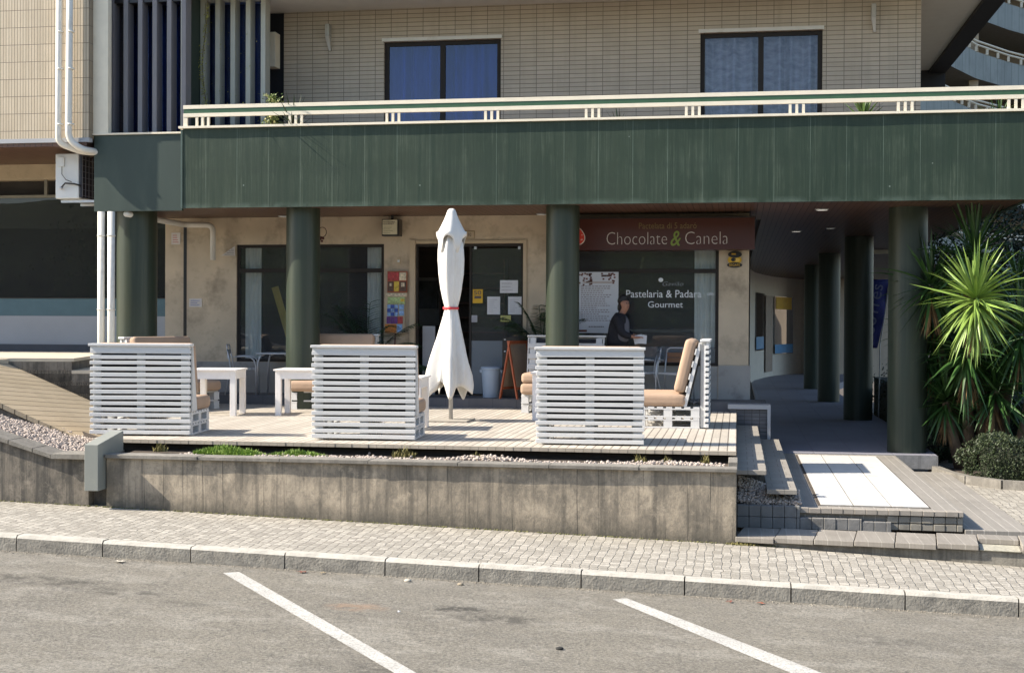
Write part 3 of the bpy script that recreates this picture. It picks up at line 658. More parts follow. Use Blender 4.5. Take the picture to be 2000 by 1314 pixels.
MB().box(-8.93, 4.25, YF-.05, YF+.14, 4.527, 4.562).build('parapet_cap', CREAM, b)
rl = MB().box(-8.87, 4.3, YF+.0, YF+.045, 4.845, 4.905).build('railing', CREAM, b)
MB().box(-8.86, 4.3, YF+.008, YF+.037, 4.775, 4.843).build('green_rail', pm('green_rail_paint', (.04, .10, .05, 1), .4), rl)
MB().box(-8.87, 4.3, YF+.0, YF+.045, 4.715, 4.773).build('lower_rail', CREAM, rl)
PX = [-8.542, -6.972, -5.374, -3.79, -2.214, -.686, .86, 2.43, 3.99]
for x in PX:
    for k in (-1, 0, 1): MB().box(x+k*.098-.02, x+k*.098+.02, YF+.005, YF+.04, 4.563, 4.713).build('post', CREAM, rl)
MB().box(-8.87, -8.80, YF+.006, YF+.039, 4.563, 4.713).build('post', CREAM, rl)
# upper slab (roof of balcony) with dark edge, running past the corner
MB().box(-10.5, 4.02, 20.75, 30.0, 6.87, 7.1).build('upper_slab', pm('white_soffit', (.62, .60, .56, 1), .8, .03), b)
MB().box(4.022, 4.36, 20.75, 30.4, 6.80, 7.12).build('upper_slab_edge', pm('black_edge', (.012, .012, .014, 1), .6), b)
MB().box(2.93, 4.36, 29.7, 30.4, 6.35, 6.868).build('eave_beam', pm('black_edge2', (.012, .012, .014, 1), .6), b)
# columns
def column(x, y, r, z0, z1, name='column'):
    m = MB(); o = m.lathe([(z0, r), (z0+.02, r), (z1, r)], 32, (x, y, 0)).build(name, COLM, b, smooth='auto'); return o
sc_ = NT('column_green'); _f = sc_.noise(1, 6, stretch=(12, 12, .4), rough=.7); _g = sc_.noise(1.4, 5)
_c = sc_.mix(sc_.ramp(_f, [(.45, 0.0), (.75, .6)]), (.026, .038, .025, 1), (.06, .072, .044, 1)); _c = sc_.mix(sc_.ramp(_g, [(.45, 0.0), (.7, .5)]), _c, (.035, .04, .022, 1))
sc_.bump(sc_.noise(1, 3, stretch=(16, 16, .3)), .3, .01)
COLM = sc_.fin(_c, .42)
for x, y, r, z0 in ((-9.92, 20.95, .33, -.3), (-7.01, 20.92, .275, -.04), (-2.73, 20.92, .265, -.04), (2.66, 21.85, .30, -.62), (2.53, 29.0, .30, -.62), (2.36, 35.6, .28, -.62), (2.34, 42.6, .28, -.62)):
    column(x, y, r, z0, 3.27)
# louvred wing at left
MB().box(-10.447, -10.185, 20.43, 20.55, 4.487, 8.6).build('end_pier', CREAM, b)
MB().box(-10.9, -10.36, 20.86, 21.2, 4.47, 8.6).build('end_wall', FASCD, b)
MB().box(-9.10, -9.03, 21.04, 21.8, 3.98, 8.6).build('return_wall', FASCD, b)
MB().box(-10, .12, 27.3, 61, -.6, 8).build('rear_block', PLASTER2, b)
w = MB().box(-10.36, -9.04, 21.0, 21.03, 4.486, 6.72).build('window', GLU, b)
MB().box(-10.36, -9.0, 21.5, 21.52, 4.0, 6.9).build('blind', pm('dark_blue_blind', (.025, .04, .095, 1), .8, .3, 1.5), w)
MB().box(-10.36, -8.99, 20.75, 21.05, 6.68, 6.9).build('head', BLACK, w)
FINA = pm('shaded_mauve_fin', (.19, .18, .19, 1), .5, .06, 3); FINB = pm('lit_green_fin', (.42, .42, .36, 1), .5, .06, 3)  # shade and sun on the two louvre sets are put into the colour
for k in range(6):
    x = -10.31+.254*k; f = MB().box(x, x+.075, 20.72, 20.94, 4.486, 6.9).build('louvre', FINA, w)
w = MB().box(-9.5, -7.92, 21.72, 21.75, 4.0, 8.4).build('window', GLU, b)
MB().box(-9.7, -7.98, 21.9, 21.92, 4.0, 8.4).build('blind', pm('dark_blue_blind2', (.03, .045, .09, 1), .8, .3, 1.5), w)
for k, x in enumerate((-9.02, -8.765, -8.505, -8.24, -7.975, -7.715)):
    x = x*(21.5/21.0)-.0; MB().box(x-.045, x+.035, 21.45, 21.68, 3.96, 7.4).build('louvre', FINB, w)
MB().box(-9.06, -8.99, 20.74, 20.95, 4.5, 6.9).build('corner_post', FINB, b)
# windows upstairs
def wavy(x0, x1, y, z0, z1, amp, wl, seed=0, n=None):
    m = MB(); n = n or int((x1-x0)/.018)
    for i in range(n+1):
        X = x0+(x1-x0)*i/n; d = amp*math.sin(2*math.pi*X/wl+1.7*noise.noise(Vector((X*3, seed, 0))))+amp*.4*math.sin(X*41+seed)
        for Z in (z0, (z0+z1)/2, z1): m.v.append(Vector((X, y+d, Z)))
    for i in range(n):
        for j in range(2): p = i*3+j; m.f.append((p, p+3, p+4, p+1))
    return m
for (x0, x1, z1, cm, sd_) in ((-6.115, -4.04, 6.30, CURTB, 3), (-.64, 1.364, 6.28, CURTG, 8)):
    w = MB(); w.box(x0, x1, YW+.06, YW+.12, z1-.07, z1).box(x0, x0+.075, YW+.06, YW+.12, 4.2, z1-.07).box(x1-.075, x1, YW+.06, YW+.12, 4.2, z1-.07).box((x0+x1)/2-.045, (x0+x1)/2+.045, YW+.06, YW+.12, 4.2, z1-.07)
    w = w.build('window', BRONZE, b)
    MB().box(x0+.075, x1-.075, YW+.085, YW+.092, 4.2, z1-.07).build('pane', GLU if sd_ == 3 else GLU2, w)
    wavy(x0, x1, YW+.28, 4.2, z1, .07, .24, sd_).build('curtain', cm, w, smooth=True)
    MB().box(x0, x1, YW+.4, YW+.42, 4.1, z1+.1).build('dark_sheet', DARKIN, w)
    MB().box(x0-.03, x1+.02, YW-.03, YW+.05, z1+.002, z1+.062).build('roller_box', PIPE, w)
# ---------------------------------------------------------------- cafe front windows and door
def shopwin(x0, x1, z0, z1, tr, name='shop_window'):
    f = 0.055; y0, y1 = YW+.03, YW+.09; m = MB()
    m.box(x0, x1, y0, y1, z1-f, z1).box(x0, x1, y0, y1, z0, z0+f).box(x0, x0+f, y0, y1, z0+f, z1-f).box(x1-f, x1, y0, y1, z0+f, z1-f).box(x0+f, x1-f, y0, y1, tr-.035, tr+.035)
    w = m.build(name, BRONZE, b)
    MB().box(x0+f, x1-f, YW+.055, YW+.063, z0+f, tr-.035).build('pane', GL, w); MB().box(x0+f, x1-f, YW+.055, YW+.063, tr+.035, z1-f).build('pane', GL, w)
    return w
w = shopwin(-8.81, -6.10, .70, 2.78, 2.32)
wavy(-8.72, -8.42, YW+.22, .72, 2.74, .022, .075, 1).build('curtain', CURT, w, smooth=True); wavy(-6.46, -6.16, YW+.22, .72, 2.74, .022, .075, 2).build('curtain', CURT, w, smooth=True)
w = shopwin(-3.0, -.31, .70, 2.78, 2.30)
wavy(-.72, -.36, YW+.22, .72, 2.74, .022, .09, 5).build('curtain', CURT, w, smooth=True)
MB().box(-2.9, -.36, YW+.064, YW+.068, .755, 1.02).build('frosted_band', pm('grey_window_film', (.20, .22, .25, 1), .3, .04), w)
GP = pm('grey_stone_plinth', (.34, .33, .31, 1), .8, .1, 2, dirt=(.2, .19, .18, 1))
for a_ in ((-10.14, -9.82, YW-.006, YW-.002, .15, .695), (-9.74, -5.64, YW-.006, YW-.002, .15, .695), (-3.56, -.32, YW-.006, YW-.002, .15, .695), (-.308, .218, YW-.036, YW-.0315, .0, .715)): MB().box(*a_).build('plinth', GP, b)
# door: open left half, glass right leaf
m = MB().box(-5.53, -5.49, YW+.03, YW+.10, .15, 2.78).box(-5.49, -3.63, YW+.03, YW+.10, 2.73, 2.78).box(-4.58, -4.545, YW+.03, YW+.10, .15, 2.73).box(-3.665, -3.63, YW+.03, YW+.10, .15, 2.73)
d = m.build('door', BRONZE, b)
MB().box(-4.545, -3.665, YW+.06, YW+.068, .18, 2.70).build('pane', GL, d)
MB().box(-4.545, -3.665, YW+.052, YW+.058, .18, 1.10).build('frosted_panel', FROST, d)
MB().box(-4.5, -4.46, YW+.04, YW+.052, 2.68, 2.73).build('hinge', ALU, d); MB().box(-3.73, -3.69, YW+.04, YW+.052, 2.68, 2.73).build('hinge', ALU, d)
MB().box(-5.44, -5.22, YW+.16, YW+.2, .15, 1.35).build('side_screen', PANELG, d)
# cafe interior
m = MB().box(-10, .15, 27.2, 27.3, .15, 3.2).box(-10.1, -10, 22.85, 27.2, .15, 3.2).box(.15, .19, 22.84, 27.3, .15, 3.24)
m.build('interior_wall', DARKWOOD, b)
MB().box(-10, .15, 22.83, 27.2, 3.1, 3.2).build('interior_ceiling', pm('interior_ceiling', (.25, .23, .2, 1), .8), b)
t = empty('yellow_shape', (-8.1, 23.4, .15), 0, 'yellow leaning shape set inside the left shop window beside the curtain', 'board')  # leaning bar added for the yellow shape showing in this window
MB().bar((-8.38, 23.4, 2.05), (-7.98, 23.4, .75), .13, .02, up=(0, 1, 0)).build('slanted_bar', pm('yellow_shape_paint', (.75, .55, .12, 1), .6), t); MB().bar((-8.38, 23.425, 2.05), (-7.98, 23.425, .75), .03, .03, up=(0, 1, 0)).build('batten', TERRA, t)
t = empty('counter', (-4.4, 26, .15), 0, 'pale low counter inside the cafe behind the right hand window', 'counter')
MB().box(-2.5, -.8, 25.2, 25.9, .15, 1.25).build('body', pm('counter_tan', (.24, .19, .13, 1), .6), t); MB().box(-2.55, -.75, 25.15, 25.95, 1.25, 1.3).build('worktop', pm('counter_top', (.5, .47, .4, 1), .4), t)
t = empty('partition', (-7, 25.5, .15), 0, 'pale square pillar inside the cafe behind the left window', 'pillar')
MB().box(-7.02, -6.86, 25.2, 25.4, .15, 1.75).build('shaft', pm('pillar_paint', (.42, .38, .3, 1), .7), t); MB().box(-7.05, -6.83, 25.17, 25.43, 1.75, 1.79).build('cap', BRONZE, t)
t = empty('picture', (-6.7, 27.1, 1.8), 0, 'framed dark picture on the back wall inside the cafe', 'picture')
MB().box(-7.0, -6.1, 27.14, 27.19, 1.35, 2.35).build('frame', pm('picture_grey', (.25, .24, .24, 1), .6), t); MB().box(-6.93, -6.17, 27.11, 27.139, 1.7, 2.28).build('print', pm('picture_print', (.05, .05, .06, 1), .5, .8, 6), t)
t = empty('drinks_shelf', (-5, 26.8, .15), 0, 'dark shelf unit with reddish boards seen through the open cafe door', 'shelf')
m = MB()
for k in range(7): m.box(-6.0, -4.7, 26.7, 27.1, .6+.3*k, .63+.3*k)
m.box(-6.03, -6.0, 26.7, 27.1, .15, 2.7).box(-4.7, -4.67, 26.7, 27.1, .15, 2.7); m.build('frame', pm('red_shelf', (.10, .035, .02, 1), .5), t)
# ceiling lights; lens emission stands in for daylight on the unlit ones
def spot(x, y, z, label, r=.045, e=1.2):
    t = empty('ceiling_light', (x, y, z), 0, label, 'light', 'recessed ceiling lights')
    MB().lathe([(-.012, r*1.25), (-.018, r*1.1), (0, r*1.35)], 20, (x, y, z)).build('rim', PLAST, t, smooth=True)
    s = NT('lens_glow'); s.b.inputs['Emission Color'].default_value = (1, .93, .8, 1); s.b.inputs['Emission Strength'].default_value = e
    MB().lathe([(-.0195, r), (-.0125, r)], 20, (x, y, z)).build('lens', s.fin((.8, .8, .8, 1)), t, smooth=True)
spot(1.33, 21.93, 3.26, 'round recessed ceiling light under the balcony just left of the rightmost big column', .085, .22)
spot(1.14, 26.98, 3.26, 'smaller recessed ceiling light deeper in the arcade beside the shop sign', .08, .2)
spot(1.75, 26.2, 3.26, 'dim recessed ceiling light beside the second arcade column', .07, .04)
spot(-7.83, 22.28, 3.26, 'ceiling light under the balcony above the left shop window', .07, .05)
spot(-3.28, 22.34, 3.26, 'ceiling light under the balcony above the right side of the door', .07, .05)
spot(-5.36, 24.2, 2.5, 'tiny bright lamp inside the cafe above the open door', .03, 6)
# ---------------------------------------------------------------- neighbouring wing on the left
n_ = empty('neighbouring_building', (-13, 22.6, .85), 0, 'beige tiled wing with dark shop windows beyond the drain pipes at left', 'building')
MB().box(-22, -10.45, 20.3, 22.5, 4.40, 9).build('upper_wall', TILEV, n_)
MB().box(-22, -10.44, 20.285, 20.4, 4.33, 4.398).build('wall_edge', PANELG, n_)
MB().box(-22, -10.50, 20.32, 22.62, 4.27, 4.328).build('soffit', SOFF, n_)
MB().box(-22, -10.12, YW+.001, YW+.25, 3.99, 4.269).build('band', PLASTER2, n_)
MB().box(-22, -10.165, YW+.03, YW+.25, .85, 1.50).build('lower_panel', PANELG, n_)
MB().box(-22, -10.165, YW-.02, YW+.029, .85, .98).build('skirting', pm('dark_skirting', (.05, .055, .07, 1), .5), n_)
MB().box(-22, -10.165, YW+.04, YW+.06, 1.502, 1.82).build('glass_band', TEAL, n_)
w = MB().box(-22, -10.165, YW+.05, YW+.058, 1.84, 3.66).build('window', glass('neighbour_glass', (.10, .12, .15, 1), 1.5, 0, 1.0, .05), n_)
MB().box(-22, -10.165, YW+.02, YW+.08, 3.66, 3.71).build('frame_bar', pm('khaki_frame', (.22, .2, .15, 1), .5), w)
MB().box(-22, -10.165, YW+.02, YW+.08, 1.82, 1.84).build('frame_bar', BRONZE, w)
for x in (-12.5, -11.3): MB().box(x-.03, x+.03, YW+.03, YW+.07, 3.71, 3.99).build('mullion', pm('khaki_mullion', (.2, .18, .14, 1), .5), w)
MB().box(-22, -10.165, YW+.25, YW+.27, .85, 4).build('interior', DARKIN, w)
def pipe(pts, r, label, name='drain_pipe', cl=()):
    t = empty(name, pts[0], 0, label, 'pipe')
    q = [Vector(p) for p in pts]; out = [q[0]]
    for i in range(1, len(q)-1):
        a, p, c_ = q[i-1], q[i], q[i+1]; d = min(.12, (p-a).length*.45, (c_-p).length*.45)
        A = p+(a-p).normalized()*d; Cc = p+(c_-p).normalized()*d
        for k in range(6):
            tt = k/5; out.append(A*(1-tt)**2+p*2*tt*(1-tt)+Cc*tt**2)
    out.append(q[-1]); MB().tube(out, r, 14).build('tube', PIPE, t, smooth=True)
    for z in cl: MB().lathe([(-.012, r*1.12), (.012, r*1.12)], 14, (q[0].x, q[0].y, z)).build('joint', PIPE, t, smooth=True)
    return t
pipe([(-10.885, 20.16, 9), (-10.915, 20.16, 4.30), (-10.62, 20.36, 4.18), (-10.4, 20.5, 4.18)], .052, 'left of the two cream drain pipes running down the beige tiled corner', cl=(6.1, 4.6, 5.5))
pipe([(-10.70, 20.16, 9), (-10.735, 20.16, 4.36), (-10.55, 20.22, 4.20), (-10.38, 20.6, 4.19)], .055, 'right of the two cream drain pipes running down the beige tiled corner', cl=(6.1, 4.6, 5.5))
pipe([(-10.235, 20.3, 3.19), (-10.235, 20.3, -.2)], .058, 'left of the two cream drain pipes standing beside the leftmost green column', cl=(2.8, 1.6))
pipe([(-10.06, 20.3, 3.19), (-10.06, 20.3, -.2)], .060, 'right of the two cream drain pipes standing beside the leftmost green column', cl=(2.8, 1.6))
pipe([(-9.9, 20.5, 3.17), (-9.72, 22.42, 3.13), (-9.182, 22.42, 3.12), (-9.182, 22.42, 2.5)], .05, 'cream pipe running under the balcony soffit and down the stone wall', 'overhead_pipe')
t = empty('air_conditioner', (-10.95, 20.9, 3.4), 0, 'white outdoor air conditioning unit hung beside the green balcony end', 'air conditioner')
MB().box(-11.26, -10.84, 20.7, 21.6, 3.45, 4.20).build('casing', PLAST, t, bevel=.015)
MB().box(-10.838, -10.80, 20.72, 21.58, 3.47, 4.17).build('grille', pm('dark_grille', (.03, .03, .04, 1), .5), t)
m = MB()
for k in range(8): m.box(-10.80, -10.792, 20.74+.115*k, 20.75+.115*k, 3.48, 4.16)
for k in range(7): m.box(-10.80, -10.794, 20.73, 21.57, 3.5+.1*k, 3.506+.1*k)
m.build('fan_guard', pm('guard_grey', (.3, .3, .32, 1), .4), t)
MB().box(-11.20, -11.09, 20.67, 20.699, 3.98, 4.14).build('cover_plate', PLAST, t, bevel=.006)
MB().tube([(-11.13, 20.68, 3.98), (-11.12, 20.66, 3.85), (-11.05, 20.66, 3.76), (-10.95, 20.67, 3.72)], .006, 6).build('cable', BLACK, t, smooth=True)
MB().tube([(-11.14, 20.66, 3.62), (-11.05, 20.64, 3.70), (-10.9, 20.66, 3.69), (-10.8, 20.7, 3.66)], .014, 6).build('hose', BLACK, t, smooth=True)
MB().tube([(-11.14, 20.69, 3.62), (-11.14, 20.64, 3.62)], .025, 8).build('valve', ALU, t, smooth=True)
MB().box(-11.2, -10.6, 20.78, 20.83, 3.39, 3.43).build('bracket', ALU, t); MB().box(-11.2, -10.6, 21.45, 21.5, 3.39, 3.43).build('bracket', ALU, t)
# ---------------------------------------------------------------- far curved building beyond the arcade
fb = empty('curved_building', (12, 62, -1), 0, 'distant curved apartment block with stacked blue grey balconies at the upper right', 'building')
crv = [(4.4, 51.5), (6.2, 54), (7.8, 57), (9.2, 60), (10.5, 62.6), (12.4, 65.3), (14.6, 67.9), (17.5, 70), (22, 72)]
FBM = m_tile('blue_grey_cladding', .42, 60, .02, (.235, .265, .26, 1), (.27, .30, .29, 1), (.17, .20, .195, 1), 'xz', .6)
FBW = pm('far_wall', (.34, .27, .2, 1), .8, .15, .5)
FSO = pm('far_soffit', (.26, .24, .2, 1), .8)
for z in (4.0, 7.0, 9.9, 12.55, 15.25, 18.0):
    m = MB()
    for i, (x, y) in enumerate(crv): 
        for zz in (z-.05, z+1.15): m.v.append(Vector((x, y, zz)))
    for i in range(len(crv)-1): m.f.append((2*i, 2*i+2, 2*i+3, 2*i+1))
    m.build('balcony_front', FBM, fb, smooth=True)
    m = MB(); 
    for i, (x, y) in enumerate(crv): m.v += [Vector((x, y+.02, z-.05)), Vector((x-1.4, y+2.6, z-.05)), Vector((x, y+.02, z+.2)), Vector((x-1.4, y+2.6, z+.2))]
    for i in range(len(crv)-1): p = 4*i; m.f += [(p, p+1, p+5, p+4), (p+2, p+6, p+7, p+3)]
    m.build('balcony_floor', FSO, fb)
    for (dz, r) in ((1.45, .05), (1.62, .05)): MB().tube([(x, y-.05, z+dz) for x, y in crv], r, 6).build('rail', CREAM, fb)
    if z > 7 and z < 17:
        for i in range(1, 7):
            for k in range(3):
                t_ = k/3; x = crv[i][0]+(crv[i+1][0]-crv[i][0])*t_; y = crv[i][1]+(crv[i+1][1]-crv[i][1])*t_; MB().box(x-.06, x+.06, y-.07, y, z+1.15, z+1.45).build('rail_post', CREAM, fb)
    for i in (2, 4, 6): x, y = crv[i]; MB().box(x-.2, x+.2, y+.5, y+.8, z+.2, z+2.65).build('pillar', PLASTER2, fb)
m = MB()
for i, (x, y) in enumerate(crv): 
    for zz in (-1, 22): m.v.append(Vector((x-1.3, y+2.4, zz)))
for i in range(len(crv)-1): m.f.append((2*i, 2*i+2, 2*i+3, 2*i+1))
m.build('back_wall', FBW, fb)
# arcade shop front that curves away
ab = empty('arcade_shopfront', (1.5, 50, -.6), 0, 'pale curved shop wall with two narrow windows at the far end of the arcade', 'shop front')
cv = [(.21, 22.84), (.36, 44.5), (.62, 48.5), (1.0, 51), (1.39, 52.9), (1.95, 54.6), (2.6, 55.9), (3.6, 57)]
m = MB()
for x, y in cv:
    for zz in (-.6, 3.5): m.v.append(Vector((x, y, zz)))
for i in range(len(cv)-1): m.f.append((2*i, 2*i+2, 2*i+3, 2*i+1))
m.build('wall', pm('pale_shop_wall', (.62, .57, .49, 1), .8, .05), ab)
def onwall(a, b_, z0, z1, name, mt, dy):
    def pt(t): 
        L = len(cv)-1; i = min(int(t), L-1); f = t-i; return (cv[i][0]+(cv[i+1][0]-cv[i][0])*f, cv[i][1]+(cv[i+1][1]-cv[i][1])*f)
    m = MB(); n = 6
    for k in range(n+1):
        x, y = pt(a+(b_-a)*k/n)
        for zz in (z0, z1): m.v += [Vector((x+.02, y-dy, zz))]
        for zz in (z0, z1): m.v += [Vector((x+.02, y-dy+.03, zz))]
    for k in range(n): p = 4*k; m.f += [(p, p+4, p+5, p+1), (p+1, p+5, p+7, p+3), (p, p+2, p+6, p+4)]
    return m.build(name, mt, ab)
onwall(2.1, 2.95, .45, 2.55, 'window', GLD, .2); onwall(3.1, 3.85, -.4, 2.5, 'door', pm('taupe_door', (.26, .2, .16, 1), .6), .2)
onwall(4.05, 5.4, .25, 2.5, 'window', GLD, .2); onwall(4.15, 5.3, 2.0, 2.48, 'yellow_notice', YEL, .26); onwall(4.08, 5.38, .27, .62, 'blue_sticker', pm('bright_blue', (.05, .25, .5, 1), .5), .26); onwall(2.1, 2.9, .5, .95, 'blue_sticker', pm('bright_blue2', (.05, .22, .42, 1), .5), .26)
# ================================================================ LETTERING HELPERS
def textfit(s, x0, x1, zc, h, y, name, mt, parent, off=0.0, ext=.003, shear=0, rot=None):
    o = text(s, 1.0, name, mt, parent, (0, 0, 0), ext=ext, off=off, shear=shear)
    vs = o.data.vertices; ax = [v.co.x for v in vs]; az = [v.co.z for v in vs]
    w, hh = max(ax)-min(ax), max(az)-min(az); cx, cz = (max(ax)+min(ax))/2, (max(az)+min(az))/2
    ys = [v.co.y for v in vs]; cy = (max(ys)+min(ys))/2
    M = Matrix.Translation(((x0+x1)/2, y, zc)) @ (rot or Matrix()) @ Matrix.Diagonal(((x1-x0)/w, 1, h/hh, 1)) @ Matrix.Translation((-cx, -cy, -cz))
    o.data.transform(M); return o
def lines(x0, x1, z0, z1, y, n, parent, mt, name='print_line', dens=.8, th_=.45):
    m = MB(); dz = (z1-z0)/n
    for i in range(n):
        z = z1-(i+.5)*dz; x = x0; end = x0+(x1-x0)*random.uniform(.45, 1)
        while x < end:
            w = random.uniform(.02, .05)*(x1-x0)*2; xe = min(x+w, end)
            m.box(x, xe, y-.002, y, z-dz*th_/2, z+dz*th_/2); x = xe+.012*(x1-x0)*2
    return m.build(name, mt, parent)
def disc(cx, cz, rx, rz_, y0, y1, name, mt, parent, n=28, fn=None):
    m = MB(); ps = [(cx+rx*math.cos(2*math.pi*k/n)*(fn(2*math.pi*k/n) if fn else 1), cz+rz_*math.sin(2*math.pi*k/n)*(fn(2*math.pi*k/n) if fn else 1)) for k in range(n)]
    m.add([(x, y, z) for y in (y0, y1) for x, z in ps], [tuple(range(n)), tuple(range(n, 2*n))[::-1]]+[(i, n+i, n+(i+1) % n, (i+1) % n) for i in range(n)])
    return m.build(name, mt, parent)
# ---------------------------------------------------------------- shop sign
t = empty('shop_sign', (-1.3, 22.2, 2.9), 0, 'long maroon sign board reading Chocolate & Canela over the right shop window', 'sign')
MB().box(-2.95, .275, 22.16, 22.56, 2.635, 3.15).build('board', SIGNM, t)
MB().box(-2.97, .29, 22.14, 22.58, 3.152, 3.175).build('cap', BRONZE, t)
yS = 22.157
textfit('Chocolate', -2.155, -1.155, 2.825, .205, yS, 'lettering', TXTW, t, off=-.022)
textfit('&', -1.095, -.925, 2.82, .25, yS, 'ampersand', TXTG, t, off=.004, shear=.25)
textfit('Canela', -.855, -.15, 2.825, .205, yS, 'lettering', TXTW, t, off=-.022)
textfit('Pactelata di 5 adaró', -1.62, -.67, 3.03, .10, yS, 'small_lettering', TXTD, t)
shl = lambda a: 1+.06*math.cos(3*a+1.57)
disc(-2.70, 2.86, .185, .165, yS-.004, yS+.002, 'emblem_border', TXTW, t, fn=shl); disc(-2.70, 2.86, .17, .15, yS-.008, yS-.004, 'emblem', pm('emblem_red', (.55, .04, .02, 1), .4), t, fn=shl)
m = MB()
for _ in range(14): x, z = -2.66+random.uniform(-.07, .09), 2.86+random.uniform(-.08, .08); m.box(x, x+.02, yS-.0095, yS-.008, z, z+.012)
m.build('emblem_print', TXTW, t)
# window lettering (stuck on the pane)
WL = pm('white_vinyl', (.80, .81, .83, 1), .5, .02)
t = empty('window_lettering', (-1.2, 22.65, 1.9), 0, 'white lettering reading Pastelaria & Padara Gourmet stuck on the right shop window', 'lettering')
yl = YW+.050
textfit('Pastelaria & Padara', -1.865, -.60, 1.915, .125, yl, 'line', WL, t, ext=.002); textfit('Gourmet', -1.495, -.905, 1.735, .105, yl, 'line', WL, t, ext=.002)
textfit('Gavião', -1.25, -.90, 2.085, .07, yl, 'script', pm('thin_vinyl', (.3, .3, .32, 1), .5), t, ext=.001, shear=.3, off=-.01); disc(-1.28, 2.15, .04, .035, yl-.002, yl, 'round_mark', WL, t)
textfit('cafés', -.50, -.39, 1.92, .06, yl, 'small_word', WL, t, ext=.001)
# poster
t = empty('menu_poster', (-2.34, 22.6, 1.77), 0, 'tall white menu poster with brown cake pictures on the glass beside the third column', 'poster')
MB().box(-2.70, -1.995, YW+.02, YW+.028, 1.245, 2.285).build('sheet', PAPER, t)
BR = pm('cake_print', (.14, .05, .035, 1), .7, .5, 20)
m = MB()
for _ in range(46):
    s_ = random.choice((0, 1)); q = random.random(); x = (-2.66+.21*random.random()) if s_ else (-2.05-.24*random.random()); z = 2.26-random.random()**1.5*.20*(1-abs(x+2.34)*0)
    if s_ == 0 and z < 2.14 and x < -2.12: z = 2.22
    m.box(x-.016, x+.016, YW+.017, YW+.0195, z-.014, z+.014)
for x in (-2.66, -2.62, -2.56, -2.10, -2.05): m.box(x-.03, x+.03, YW+.017, YW+.0195, 1.265, 1.30)
m.build('cake_picture', BR, t)
lines(-2.635, -2.08, 1.44, 2.06, YW+.0195, 17, t, pm('grey_print', (.28, .24, .24, 1), .7), th_=.38); lines(-2.50, -2.15, 1.335, 1.37, YW+.0195, 1, t, INK); MB().box(-2.60, -2.10, YW+.017, YW+.0195, 2.095, 2.12).build('title_line', pm('pale_title', (.48, .40, .36, 1), .7), t)
# notices on the door glass
def notice(x0, x1, z0, z1, label, mt=PAPER, nl=7, ink=None, yy=None):
    yy = yy or YW+.03
    t = empty('paper_notice', ((x0+x1)/2, yy, z0), 0, label, 'notice')
    MB().box(x0, x1, yy, yy+.004, z0, z1).build('sheet', mt, t)
    if nl: lines(x0+.03, x1-.03, z0+(z1-z0)*.1, z1-(z1-z0)*.12, yy-.0005, nl, t, ink or pm('pale_print', (.42, .42, .45, 1), .7), th_=.3)
    return t
notice(-4.042, -3.728, 1.926, 2.146, 'white landscape paper notice, highest sheet on the glass door', nl=3)
notice(-4.265, -4.039, 1.556, 1.864, 'white portrait notice on the glass door, left one of the lower pair')
notice(-3.898, -3.664, 1.557, 1.864, 'white portrait notice on the glass door, right one of the lower pair')
t = notice(-4.52, -4.345, 1.749, 1.99, 'bright yellow notice with a big black number 50 on the glass door', YEL, 0); textfit('50', -4.50, -4.37, 1.93, .075, YW+.0285, 'number', INK, t, off=.01); MB().box(-4.49, -4.37, YW+.0275, YW+.0298, 1.83, 1.875).build('black_band', INK, t)
notice(-4.03, -3.85, 1.43, 1.54, 'small pale yellow handwritten card low on the glass door', pm('pale_yellow_card', (.48, .47, .16, 1), .7), 2, INK)
notice(-4.54, -4.44, 1.42, 1.54, 'tiny grey sticker on the door edge beneath the yellow notice', pm('grey_sticker', (.38, .38, .42, 1), .6), 1)
# plaques on the left pier
PLQ = pm('white_plaque', (.62, .58, .55, 1), .6); IR = pm('red_print', (.5, .12, .1, 1), .7); IB = pm('blue_print', (.15, .2, .45, 1), .7)
t = notice(-10.04, -9.87, 2.79, 3.0, 'small white plaque with red lettering high on the stone pier by the leftmost column', PLQ, 4, IR, YW-.012)
t = notice(-9.70, -9.46, 1.67, 1.82, 'small white plaque with blue lettering low on the stone wall left of the window', PLQ, 3, IB, YW-.012)
t = empty('triangular_sign', (-8.95, YW, 2.6), 0, 'small white triangular sign on the stone wall beside the left window corner', 'sign')
MB().add([(x, y, z) for y in (YW-.012, YW-.003) for x, z in ((-9.10, 2.585), (-8.84, 2.585), (-8.84, 2.755))], [(0, 1, 2), (5, 4, 3), (0, 3, 4, 1), (1, 4, 5, 2), (2, 5, 3, 0)]).build('plate', PLQ, t)
m = MB()
for k in range(4): m.box(-9.03+.04*k, -8.855, YW-.014, YW-.0125, 2.60+.03*k, 2.612+.03*k)
m.build('print', pm('sign_print', (.3, .28, .28, 1), .7), t)
t = empty('house_number', (-4.57, YW, 2.93), 0, 'small beige house number plate above the cafe door', 'sign')
MB().box(-4.66, -4.48, YW-.012, YW-.003, 2.86, 3.0).build('plate', pm('number_plate', (.33, .26, .16, 1), .6), t); MB().box(-4.645, -4.495, YW-.016, YW-.0125, 2.875, 2.985).build('inset', PLASTER2, t); textfit('92', -4.60, -4.54, 2.93, .06, YW-.018, 'number', INK, t)
t = empty('wall_switch', (-5.83, YW, 2.5), 0, 'small beige box on the wall above the postcard rack', 'switch box')
MB().box(-5.86, -5.80, YW-.03, YW-.003, 2.42, 2.54).build('box', PLASTER2, t, bevel=.004); MB().box(-5.85, -5.81, YW-.036, YW-.031, 2.46, 2.50).build('button', PLAST, t)
t = empty('emblem_sign', (-.05, 22.55, 2.45), 0, 'yellow and black oval emblem sign on the pale pier under the sign board', 'sign')
ye = YW-.035
